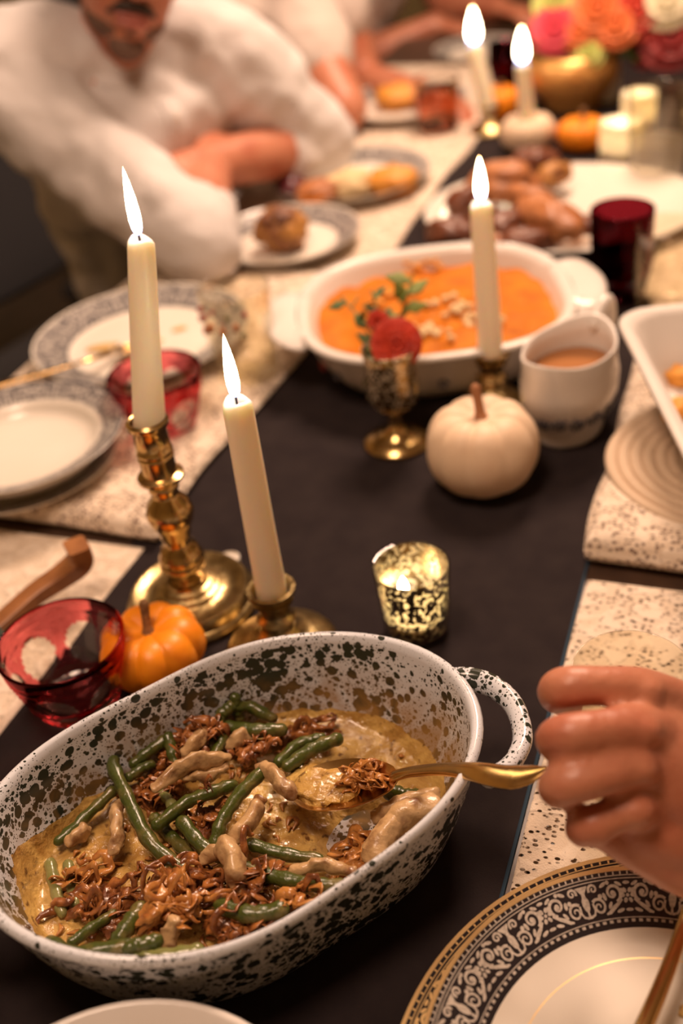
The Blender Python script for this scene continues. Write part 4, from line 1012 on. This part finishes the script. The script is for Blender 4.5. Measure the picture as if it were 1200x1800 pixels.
# ================================================================ TRIVET, BAKING DISH
TV=Vector((.0,.868,T+.0345-.006)); 
t=thing('trivet','round coiled straw trivet under the white baking dish','trivet',TV)
for k in range(9):
    r=.104-.011*k
    if r>.006: G().add(lathe([(r-.0055,.001),(r-.004,.0),(r+.004,.0),(r+.0055,.003),(r+.003,.006),(r-.003,.006),(r-.0055,.003)],64)).build('coil',trivet_m,t,sharp=0)
C1=at(1075,548,.108); e1=at(1200,800,.108); dl=(e1-C1); dl.z=0; dl.normalize(); dn=Vector((-dl.y,dl.x,0))
Lb,Wb=.36,.25; cB=C1+dl*(Lb/2)+dn*(Wb/2)
t=thing('baking_dish','white rectangular baking dish with squash remnants at the right edge','dish',(cB.x,cB.y,T+.0375),math.atan2(dl.y,dl.x))
def rrect(L,Wd,rc,n=8):
    out=[]
    for sx,sy,a0 in ((1,1,0),(-1,1,PI/2),(-1,-1,PI),(1,-1,1.5*PI)):
        for i in range(n+1):
            a=a0+PI/2*i/n; out.append((sx*(L/2-rc)+rc*math.cos(a),sy*(Wd/2-rc)+rc*math.sin(a)))
    return out
v=[]; rings=[]
for (d,z) in [(.040,0),(.034,.002),(.020,.03),(.006,.064),(.0,.068),(0,.0715),(.003,.073),(.011,.072),(.015,.066),(.028,.03),(.038,.009),(.05,.006)]:
    rg=[]
    for x,y in rrect(Lb-2*d,Wb-2*d,max(.012,.035-d*.3)): rg.append(len(v)); v.append((x,y,z))
    rings.append(rg)
g=G(); g.v=v; n_=len(rings[0])
for a,b in zip(rings,rings[1:]):
    for i in range(n_): j=(i+1)%n_; g.f.append((a[i],a[j],b[j],b[i]))
g.f.append(tuple(rings[0][::-1])); g.f.append(tuple(rings[-1])); g.m=[0]*len(g.f)
bd=g.build('dish_body',white_glaze,t,sharp=0)
for k,(px,py,r,l) in enumerate([(1198,662,(.016,.013,.011),'golden squash chunk farther back in the white baking dish'),(1192,722,(.018,.012,.011),'golden squash chunk nearer in the white baking dish'),(1160,690,(.007,.005,.003),'squash scrap between the chunks and the dish side'),(1165,632,(.006,.006,.003),'little squash scrap at the far inner side of the dish')]):
    o=G().add(blob((0,0,0),r,(0,0,k),k+60,.3,2,20)).build('squash_chunk',mac_m,sharp=0); o.location=at(px,py,.0375+.006+r[2]*.8); tag(o,l,'food')

# ================================================================ TURKEY PLATTER
PC=Vector((-.262,1.500,T+.0022)); 
t=thing('serving_platter','large oval cream platter carrying carved turkey behind the mash','platter',PC,math.radians(8))
v=[]; rings=[]
for s,z in [(0,0),(.6,0),(.64,.004),(.82,.012),(1,.022),(1.005,.0235),(.99,.0245),(.82,.0155),(.68,.0075),(0,.006)]:
    if s==0: rings.append([len(v)]); v.append((0,0,z)); continue
    rg=[]
    for i in range(SEG): th=2*PI*i/SEG; rg.append(len(v)); v.append((.195*s*math.cos(th),.170*s*math.sin(th),z))
    rings.append(rg)
g=G(); g.v=v
for a,b in zip(rings,rings[1:]): g.f+=ringfaces(a,b)
g.m=[0]*len(g.f); g.build('platter_body',porcelain,t,sharp=0)
for k,(px,py,h,r,rz,m,l) in enumerate([
 (965,385,.046,(.062,.030,.026),-.7,turk_l,'big golden turkey breast slab at the right of the platter'),
 (885,320,.052,(.050,.040,.030),.3,turk_l,'pink brown turkey piece behind the near candle top'),
 (940,285,.046,(.038,.026,.022),.2,turk_m,'turkey piece at the far edge below the white pumpkin'),
 (975,305,.042,(.030,.018,.016),.9,roll_m,'yellow brown turkey bit at the back of the platter'),
 (790,410,.032,(.034,.024,.020),.1,turk_m,'dark turkey drumstick chunk at the platter left'),
 (890,400,.036,(.036,.026,.024),1.2,turk_m,'dark carved turkey chunk behind the near candle'),
 (920,430,.032,(.040,.024,.020),.4,turk_m,'dark turkey chunk at the near edge of the platter'),
 (870,430,.026,(.022,.016,.014),.4,turk_l,'small pale turkey scrap right of the near candle'),
 (1035,398,.034,(.030,.016,.012),-.3,turk_m,'thin dark turkey slice toward the ruby goblet'),
 (820,355,.040,(.030,.026,.022),.7,turk_m,'turkey joint left of the near candle top'),
 (930,340,.060,(.034,.018,.010),-.5,turk_l,'pale turkey slice lying on the middle of the pile')]):
    o=G().add(blob((0,0,0),r,(0,0,rz),k+80,.28,1.8,26)).build('turkey_piece',m,sharp=0); o.location=at(px,py,h); tag(o,l,'food','carved turkey on the platter')

# ================================================================ FLOWERS IN GOLD BOWL
FB=at(1006,186,.0016)
t=thing('flower_bowl','round gold mercury bowl holding the far bouquet','vase',FB)
G().add(lathe([(0,0),(.045,0),(.05,.004),(.05,.012),(.068,.030),(.082,.055),(.083,.075),(.074,.098),(.071,.098),(.079,.074),(.078,.056),(.06,.03),(0,.02)],56)).build('bowl',M('amber_mercury',(.78,.40,.12),.35,.45,col2=(.60,.30,.09),vs=60),t,sharp=0)
G().add(lathe([(.0,.085),(.072,.085),(0,.092)],32)).build('moss',leaf_m,t)
for k,(px,py,dy,R,m,l) in enumerate([
 (975,58,-.02,.044,pet_pink,'deep pink bloom at the left of the far bouquet'),(1018,62,-.03,.034,pet_or,'small orange bloom beside the deep pink bloom'),(1050,28,-.01,.050,pet_or,'large orange bloom in the middle of the far bouquet'),
 (1082,52,-.03,.040,pet_or,'lower orange bloom right of the green mum'),(1120,28,.0,.052,pet_red,'large red bloom right of the orange blooms'),(1172,8,.0,.050,pet_wh,'cream bloom at the upper right of the bouquet'),
 (1180,75,-.01,.056,pet_dk,'dark red bloom at the right edge'),(1035,97,-.05,.028,pet_gr,'lime green mum hanging over the gold bowl'),(975,12,.02,.040,pet_gr,'pale green bloom at the upper left of the bouquet'),
 (1140,88,.02,.040,pet_dk,'dim dark bloom below the red bloom'),(1195,30,.03,.045,pet_or,'orange bloom at the far right of the bouquet')]):
    c=near_axis(px,py,FB+Vector((0,dy,0))); flower('bouquet_bloom',l,c,(CO-c).normalized()+Vector((0,0,.5)),R,11,4,m,FB+Vector((0,0,.088)),'blooms of the far bouquet',core=False,seed=k)
for k,(px,py) in enumerate([(955,95),(1000,105),(1085,92),(1110,70),(1150,110),(1000,25)]):
    e=near_axis(px,py,FB+Vector((0,-.03+.01*k,0))); sprig(['green leaves at the left below the pink bloom','green leaves just above the gold bowl rim','leaves right of the lime mum','leaves between orange and red blooms','dim leaves at the right side of the bouquet','leaves between the pale green and orange blooms'][k],[FB+Vector((0,0,.09)),(FB+Vector((0,0,.12))).lerp(e,.5),e],9,.040,leaf_m,k+30)
o=G().add(lathe([(0,0),(.02,0),(.024,.02),(.026,.05),(.022,.075),(.012,.082),(0,.082)],28)).build('pale_vase_glow',paper_w,sharp=0); o.location=at(1065,176,.0016); o.name='votive_candle'; tag(o,'stubby cream votive candle before the gold flower bowl','candle')

# ================================================================ WOODEN SERVER
wp=[at(-60,1150,.012),at(0,1098,.020),at(60,1046,.026),at(110,1012,.033),at(140,985,.045),at(134,958,.062)]
t=thing('wooden_server','curved wooden serving utensil handle at the left edge','utensil',wp[0])
def sqtube(P,wd,ht,side):
    P=spline(P,8); n=len(P); wd,ht=lerpl(wd,n),lerpl(ht,n); v=[]; f=[]
    for i,p in enumerate(P):
        tg=(P[min(i+1,n-1)]-P[max(i-1,0)]).normalized(); a=(side-tg*side.dot(tg)).normalized(); b=tg.cross(a)
        for x,y in ((-1,-.8),(-.8,-1),(.8,-1),(1,-.8),(1,.8),(.8,1),(-.8,1),(-1,.8)): v.append(p+a*wd[i]*x+b*ht[i]*y)
    for i in range(n-1):
        for j in range(8): k=(j+1)%8; f.append((i*8+j,i*8+k,i*8+8+k,i*8+8+j))
    f.append(tuple(range(8))[::-1]); f.append(tuple(range((n-1)*8,n*8))); return v,f
sd=Vector((.75,-.65,0)).normalized()
G().add(sqtube(wp,[.008,.009,.0095,.0105,.0115,.0115],[.005,.006,.007,.008,.009,.0095],sd)).build('shaft',wood_serv,t,world=True,sharp=40)
G().add(sqtube([wp[0].lerp(wp[1],.45)+Vector((0,0,.001)),wp[1]+Vector((.004,-.004,.001))],[.010,.0105],[.0068,.0072],sd)).build('inlay',teal_m,t,world=True,sharp=40,label='teal patterned collar')
g=G(); d=(wp[0]-wp[1]).normalized(); s=Vector((0,0,1)).cross(d).normalized()
g.add(tube([wp[0],wp[0]+d*.03,wp[0]+d*.07,wp[0]+d*.10],[.008,.018,.024,.016],[.004,.003,.003,.002],s,12,n=5)); g.build('blade',wood_serv,t,world=True,sharp=0)

# ================================================================ PEOPLE
UP=Vector((0,0,1))
def ell(c,a,b,d,n=16):
    """ball with half axes a, b, d"""
    v=[]; f=[]; K=n//2+2
    for k in range(K+1):
        ph=PI*k/K
        for i in range(n):
            th=2*PI*i/n; v.append(Vector(c)+Vector(a)*math.sin(ph)*math.cos(th)+Vector(b)*math.sin(ph)*math.sin(th)+Vector(d)*math.cos(ph))
    for k in range(K):
        for i in range(n): j=(i+1)%n; f.append((k*n+i,(k+1)*n+i,(k+1)*n+j,k*n+j))
    return v,f
def head_parts(hc,hf,up=UP):
    hf=Vector(hf).normalized(); s=Vector(up).cross(hf).normalized(); u=hf.cross(s)
    L=lambda a,b,c: Vector(hc)+hf*a+s*b+u*c
    P=[ell(L(-.012,0,.035),hf*.098,s*.077,u*.092,20),ell(L(.028,0,-.03),hf*.064,s*.063,u*.085,20),ell(L(.022,0,-.075),hf*.060,s*.057,u*.042,20),
       ell(L(.072,0,-.102),hf*.024,s*.026,u*.020),tube([L(.092,0,.028),L(.104,0,.002),L(.114,0,-.018)],[.009,.0115,.0145],None,None,10),
       ell(L(.096,.015,-.024),hf*.011,s*.009,u*.008),ell(L(.096,-.015,-.024),hf*.011,s*.009,u*.008),ell(L(.084,0,-.060),hf*.018,s*.031,u*.020),
       ell(L(.078,.033,.040),hf*.018,s*.030,u*.010),ell(L(.078,-.033,.040),hf*.018,s*.030,u*.010)]
    for q in (-1,1): P.append(ell(L(-.005,q*.078,-.005),hf*.018-s*q*-.006,s*.006,u*.032)); P.append(ell(L(.058,q*.045,-.015),hf*.028,s*.024,u*.026))
    return P,L,hf,s,u
def arm_parts(S,E,Wr,k=1.0):
    S,E,Wr=Vector(S),Vector(E),Vector(Wr)
    return [tube([S,S.lerp(E,.3),S.lerp(E,.65),E],[.056*k,.053*k,.047*k,.041*k],None,None,14,n=4),
            tube([E,E.lerp(Wr,.25),E.lerp(Wr,.6),Wr],[.041*k,.045*k,.037*k,.027*k],None,None,14,n=4)]
def hand_parts(Wr,d,nrm,curl=.6,k=1.0):
    """wrist, pointing direction, back of the hand; the thumb lies on the nrm x d side"""
    d=Vector(d).normalized(); nrm=Vector(nrm); nrm=(nrm-d*nrm.dot(d)).normalized(); th=nrm.cross(d); Wr=Vector(Wr)
    P=[tube([Wr-d*.02,Wr+d*.02*k,Wr+d*.055*k,Wr+d*.085*k],[.026*k,.031*k,.039*k,.039*k],[.019*k,.017*k,.015*k,.012*k],th,14,n=3)]
    for i,(o,L,r) in enumerate([(.030,.072,.0088),(.010,.080,.0092),(-.010,.075,.0088),(-.029,.060,.0078)]):
        p=Wr+d*(.083-.004*abs(i-1))*k+th*o*k; q=[p-d*.02]; a=curl*.5
        for sgm in (.45,.32,.25):
            dd=d*math.cos(a)-nrm*math.sin(a); p=p+dd*L*sgm*k; q.append(p); a+=curl*.75
        P.append(tube([q[0],q[0]+d*.02]+q[1:],[r*k,r*1.05*k,r*1.08*k,r*k,r*.8*k],None,None,10,n=3))
    p=Wr+d*.025*k+th*.028*k
    P.append(tube([p,p+(th*.7+d*.7-nrm*.3)*.035*k,p+(th*.65+d*1.2-nrm*.6)*.052*k],[.014*k,.0115*k,.0085*k],None,None,10,n=3))
    return P
def wrinkle(o,amp,fr=11):
    me=o.data; n=len(me.vertices); co=[0.0]*(3*n); no=[0.0]*(3*n)
    me.vertices.foreach_get('co',co); me.vertices.foreach_get('normal',no)
    for i in range(0,3*n,3):
        p=Vector(co[i:i+3]); a=noise.noise(Vector((p.x*fr,p.y*fr,p.z*fr*1.3)))+.5*noise.noise(Vector((p.x*fr*2.3,p.y*fr*2.3+3,p.z*fr*2.3)))
        a=math.copysign(abs(a)**.8,a)*amp
        co[i]+=no[i]*a; co[i+1]+=no[i+1]*a; co[i+2]+=no[i+2]*a
    me.vertices.foreach_set('co',co); me.update()
def torso_parts(hip,neck,n,s,inf=0.0,w=1.0):
    hip,neck=Vector(hip),Vector(neck); top=neck-UP*.01-n*.01
    c=lambda t,f: hip.lerp(top,t)+n*f
    return [tube([c(0,0),c(.25,-.005),c(.5,.0),c(.72,.012),c(.88,.0)],[(.170+inf)*w,(.158+inf)*w,(.168+inf)*w,(.186+inf)*w,(.165+inf)*w],[.125+inf,.118+inf,.118+inf,.115+inf,.082+inf],s,24,n=4)]
def person(label,base,hip,neck,n,head,hf,arms,sh_mat,sleeve,tr_mat,hair=True,k=1.0,voxel=.006,hands=True,extra=None,legs=True,sleeve_r=1.0,up=UP,wr_amp=.0055):
    n=Vector(n); n.z=0; n.normalize(); s=UP.cross(n).normalized()
    t=thing('person',label,'person',base)
    P=torso_parts(hip,neck,n,s,-.020)
    hp,L,hf_,hs,hu=head_parts(head,hf,up); P+=hp
    P.append(tube([Vector(neck)-UP*.05,Vector(neck)+UP*.01,Vector(head)-hf_*.02-hu*.06],[.062,.056,.056],None,None,16,n=4))
    for S,E,Wr,hd,nr,cl in arms:
        P+=arm_parts(S,E,Wr,.95*k); P.append(ell(S,n*.06,s*.06,UP*.06))
        P.append(tube([Vector(neck)-UP*.045,Vector(S)],[.055,.058],None,None,12))
        if hd is not None: P+=hand_parts(Wr,hd,nr,cl)
    if extra: P+=extra
    hipv=Vector(hip)
    if legs:
        for q in (-1,1):
            h0=hipv+s*q*.085-UP*.02; kn=h0+n*.42+s*q*.04+UP*.0; an=Vector((kn.x,kn.y,.10))+n*.02
            P.append(tube([h0,h0.lerp(kn,.5),kn],[.082,.072,.055],None,None,14,n=4)); P.append(tube([kn,kn.lerp(an,.3),an],[.054,.05,.034],None,None,14,n=4))
    body=organic('body',P,voxel,5,skin,t)
    # clothes
    Q=torso_parts(hip,neck,n,s,.006)+[ell(Vector(neck)-UP*.095+n*.040,n*.060,s*.14,UP*.085,20)]
    for (S,E,Wr,hd,nr,cl),sl in zip(arms,sleeve):
        S,E,Wr=Vector(S),Vector(E),Vector(Wr)
        Q.append(ell(S,n*.078,s*.078,UP*.072)); Q.append(tube([Vector(neck)-UP*.030-n*.016,Vector(neck).lerp(S,.5)+UP*.022-n*.012,S+UP*.004],[.066,.074,.076],None,None,14,n=3))
        if sl<=1: e=S.lerp(E,sl); Q.append(tube([S,S.lerp(e,.5),e],[.075*k,.072*k*sleeve_r,.068*k*sleeve_r],None,None,16,n=4))
        else:
            e=E.lerp(Wr,sl-1); Q.append(tube([S,S.lerp(E,.5),E],[.078*k,.074*k*sleeve_r,.062*k*sleeve_r],None,None,16,n=5)); Q.append(tube([E,E.lerp(e,.5),e],[.062*k*sleeve_r,.062*k*sleeve_r,.052*k*sleeve_r],None,None,16,n=4)); Q.append(ell(E,n*.06*k,s*.06*k,UP*.058*k))
    sh=organic('shirt',Q,.008,8,sh_mat,t); wrinkle(sh,wr_amp,13)
    G().add(tube([Vector(neck)+(n*math.cos(a)+s*math.sin(a))*.063+UP*(.004-.028*max(0,math.cos(a))) for a in [i*2*PI/24+.12 for i in range(24)]],[.009]*24,[.014]*24,None,10)).build('collar',sh_mat,t,world=True,sharp=0)
    if legs:
        R=[tube([hipv-s*.12,hipv+s*.12],[.12,.12],None,None,16)]
        for q in (-1,1):
            h0=hipv+s*q*.085-UP*.02; kn=h0+n*.42+s*q*.04; an=Vector((kn.x,kn.y,.10))+n*.02
            R+=[tube([h0,h0.lerp(kn,.5),kn],[.100,.086,.070],None,None,16,n=4),tube([kn,kn.lerp(an,.4),an],[.070,.066,.055],None,None,16,n=4)]
        tr=organic('trousers',R,.010,6,tr_mat,t); wrinkle(tr,.005)
        for q in (-1,1):
            a=hipv+s*q*.085+n*.44+s*q*.04; g=G().add(tube([Vector((a.x,a.y,.05))-n*.06,Vector((a.x,a.y,.048))+n*.06,Vector((a.x,a.y,.038))+n*.17],[.038,.045,.036],[.048,.045,.032],s,14,n=4)); g.build('shoe',shoe_m,t,world=True,sharp=0)
    # face
    g=G().add(ell(L(.098,0,-.054),hf_*.008,hs*.026,hu*.0052)).add(ell(L(.098,0,-.064),hf_*.009,hs*.023,hu*.0062)); g.build('lips',lip_m,t,world=True,sharp=0)
    for q in (-1,1):
        ey=G().add(ell(L(.080,q*.032,.020),hf_*.013,hs*.013,hu*.0095)).build('eye',eye_m,t,world=True,sharp=0)
        ir=G().add(ell(L(.0905,q*.032,.019)-t.location,hf_*.0034,hs*.0056,hu*.0056,12)).build('iris',hair_m,ey,sharp=0)
        G().add(tube([L(.084,q*.020,.031),L(.087,q*.032,.0335),L(.078,q*.045,.030)],[.0035,.004,.003],None,None,8,n=3)).build('eyelid',skin,t,world=True,sharp=0)
        G().add(tube([L(.096,q*.016,.046),L(.096,q*.033,.051),L(.080,q*.050,.046)],[.003,.004,.002],None,None,8,n=3)).build('eyebrow',hair_m,t,world=True,sharp=0)
    if hair:
        hr=organic('hair',[ell(L(-.026,0,.050),hf_*.094,hs*.083,hu*.088,20),ell(L(-.045,0,.0),hf_*.065,hs*.080,hu*.07,20),ell(L(.035,0,.105),hf_*.05,hs*.06,hu*.03,20)],.006,3,hair_m,t); wrinkle(hr,.004,40)
    return t,L,hf_,hs,hu,sh,n,s
M1=dep(233,36,1.42); f1=Vector((.53,-.82,-.16)).normalized()
u1=(CU-f1*CU.dot(f1)).normalized(); s1=u1.cross(f1)
H1=M1-f1*.102+u1*.059
n1=Vector((.86,-.50,0)).normalized()
neck1=H1-u1*.135-UP*.025-f1*.035
S1a=dep(-8,146,1.52); E1a=at(346,424,.062); W1a=dep(372,250,1.66)
S1b=dep(420,112,1.66); E1b=at(556,252,.062); W1b=dep(306,304,1.56)
d1a=(W1a-E1a); d1b=(W1b-E1b)
p1,L1,hf1,hs1,hu1,sh1,nn1,ss1=person('seated man in white henley shirt with dark moustache and folded arms','' and 0 or (-1.12,1.42,0),W(-1.00,1.63,-.26),neck1,n1,H1,f1,
  [(S1a,E1a,W1a,d1a,UP,.7),(S1b,E1b,W1b,d1b*.5-n1*.5,UP,.9)],shirt_w,[1.28,1.22],trous,k=1.06,sleeve_r=.93,up=u1,wr_amp=.0095)
# moustache and stubble beard
g=G()
for q in (-1,1): g.add(tube([L1(.104,0,-.040),L1(.100,q*.016,-.043),L1(.088,q*.031,-.056)],[.0060,.0062,.003],None,None,8,n=4))
g.build('moustache',hair_m,p1,world=True,sharp=0)
organic('beard',[ell(L1(.0735,0,-.103),hf1*.0245,hs1*.0265,hu1*.0195),ell(L1(.023,0,-.0755),hf1*.0605,hs1*.0575,hu1*.0405,20),tube([L1(.1005,-.006,-.0775),L1(.1005,.006,-.0775)],.0045)],.004,3,stubble_m,p1)
# placket with buttons: laid on the chest
bv=BVHTree.FromObject(sh1,bpy.context.evaluated_depsgraph_get())
def chest(z,off=0):
    o=neck1+UP*z+nn1*.5+ss1*off-p1.location; h=bv.ray_cast(o,-nn1)
    return h[0]+p1.location if h[0] else neck1+UP*z+nn1*.1
pk=[chest(-.05-.02*i,.012) for i in range(9)]
plk=G().add(tube(pk,[.016]*9,[.0035]*9,ss1,10,n=2)).build('placket',shirt_w,p1,world=True,sharp=0)
for i in (1,4,7):
    c=pk[i]+nn1*.004; bt=G().add(ell(c,ss1*.005,UP*.005,nn1*.0018,10)).build('button',porcelain,plk,sharp=0); bt.location=-p1.location
# two more guests on the same side
def guest(label,yb,nx,shoulders,elbow,wrist,hd,mat_,sl,tm,hdir=(1,-.3,-.1)):
    n=Vector(nx).normalized(); s=UP.cross(n); nk=W(-.93,yb,.29)
    Sn=nk-s*.17-UP*.05; Sf=nk+s*.17-UP*.05
    if shoulders is not None: Sn=shoulders
    near=(Sn,elbow,wrist,hd,UP,.5); Ef=Sf+n*.10-UP*.24; far=(Sf,Ef,Ef+n*.2-s*.12+UP*.03,n-s*.5,UP,.5)
    return person(label,(-1.15,yb,0),W(-1.13,yb,-.26),nk,n,nk+UP*.15+n*.035,hdir,[near,far],mat_,[sl,min(sl,.6)],tm,voxel=.0085,k=1.14)
e2=at(604,190,.055); guest('seated guest in pale pink shirt with bare elbow on the table',2.06,(1,-.25,0),dep(520,38,2.02),e2,dep(500,138,2.06),dep(500,138,2.06)-e2,shirt_p,.40,trous)
e3=dep(640,112,2.62); w3=dep(765,44,2.58); guest('farthest guest in cream shirt stretching a bare arm along the table',2.74,(1,-.2,0),dep(585,-40,2.78),e3,w3,dep(840,55,2.55)-w3,shirt_c,.45,trous_g)
# the guest at the right whose hand holds the glass
D=dep
im=[D(1190,1232,.60),D(1125,1212,.585),D(1062,1206,.578),D(992,1208,.580),D(978,1222,.605),D(1000,1236,.632)]
mm=[D(1185,1295,.59),D(1120,1280,.565),D(1058,1284,.556),D(992,1294,.556),D(976,1304,.580),D(1000,1312,.612)]
rm_=[D(1180,1355,.585),D(1115,1345,.562),D(1060,1362,.552),D(995,1378,.552),D(980,1386,.574),D(1002,1392,.604)]
pm=[D(1180,1420,.585),D(1110,1418,.565),D(1070,1438,.560),D(1034,1452,.560),D(1024,1458,.578),D(1040,1462,.602)]
wr=D(1345,1480,.585); el=W(.30,.40,.085); sh=W(.50,.46,.27)
hx=[]
for q,r in ((im,.0112),(mm,.0114),(rm_,.0112),(pm,.0102)): hx.append(tube(q,[r*1.1,r*1.12,r*.98,r*1.04,r*.94,r*.78],None,None,14,n=5))
pal=lambda a,b,t: a.lerp(b,t)
for q,r in ((im,.0125),(mm,.0135),(rm_,.0135),(pm,.0125)):
    hx.append(tube([q[1],q[0].lerp(wr,.15)+CD*.004,q[0].lerp(wr,.6)+CD*.006,wr],[r*.95,r*1.12,r*1.25,.019],None,None,14,n=4))
for q in (im,mm,rm_,pm): hx.append(ell(q[1]-CD*.004,CR*.012,CU*.0100,CD*.0125)); hx.append(ell(q[3]-CD*.002+CR*.004,CR*.009,CU*.0102,CD*.0095))
inn=lambda t: (mm[1]).lerp(wr,t)
hx.append(ell(inn(.45)+CD*.008,(wr-mm[1])*.52,(pm[1]-im[1])*.50,CD*.020,24))
hx.append(ell(pm[1].lerp(wr,.40)+CD*.012-CU*.012,(wr-pm[1])*.50,CU*.020,CD*.02,20))
hx.append(tube([D(1060,1458,.580),D(1130,1490,.585),D(1240,1530,.59),wr],[.0105,.0145,.018,.02],None,None,14,n=4))
hx.append(tube([D(1260,1320,.60),D(1200,1262,.63),D(1140,1235,.655),D(1085,1225,.668)],[.0165,.0145,.0118,.009],None,None,14,n=5))
hx.append(tube([wr-(el-wr).normalized()*.015,wr.lerp(el,.15),wr.lerp(el,.5),wr.lerp(el,.85),el],[.027,.027,.034,.043,.042],[.021,.022,.032,.042,.041],Vector((0,.5,.86)),18,n=4))
hx.append(tube([el,el.lerp(sh,.5),sh],[.042,.048,.056],None,None,16,n=4))
nk4=W(.60,.66,.31)
p4=person('guest at the right whose hand is wrapped round a clear tumbler',(.72,.62,0),W(.74,.62,-.26),nk4,(-1,-.05,0),nk4+Vector((-.03,0,.155)),(-.9,.1,-.3),
   [(W(.62,.84,.25),W(.52,.98,.05),W(.34,.93,.05),(-1,-.2,0),UP,.5),(sh,el,wr.lerp(el,.5),None,None,0)],shirt_c,[1.3,.75],trous,voxel=.0026,extra=hx,k=.95)
# chairs
def chair(label,x,y,rz,m,group='dining chairs'):
    t=thing('dining_chair',label,'chair',(x,y,0),rz,group)
    G().add(cloth(-.22,.22,-.22,.22,lambda a,b:.05,.02,6,6)).build('seat',m,t,sharp=0).location=(0,0,.405)
    G().add(tube([(-.20,0,.56),(-.235,0,.76),(-.27,0,.96)],[.018]*3,[.20,.205,.19],(1,0,0),16,n=4)).build('backrest',m,t,sharp=0)
    for sx in (-1,1):
        for sy in (-1,1): G().add(tube([(sx*.19,sy*.19,.405),(sx*.20,sy*.20,0.012)],[.022,.016],None,None,8)).build('leg',wood_dark,t)
        G().add(tube([(-.19,sx*.19,.40),(-.205,sx*.19,.7),(-.262,sx*.185,.97)],.015,None,None,8,n=3)).build('post',wood_dark,t)
    return t
dkc=M('dark_upholstery',(.02,.018,.02),.9,bs=200,bstr=.2); gyc=M('grey_upholstery',(.22,.17,.14),.9,bs=200,bstr=.2)
chair('dark chair under the man in the white henley',-1.13,1.58,-.22,dkc); chair('dark chair under the guest in the pale pink shirt',-1.19,2.06,0,dkc); chair('mustard chair under the guest in the cream shirt',-1.2,2.74,0,mustard)
chair('grey upholstered chair at the far end of the table',-.42,3.36,-PI/2,gyc); chair('dark chair under the guest at the right',.78,.62,PI,dkc)
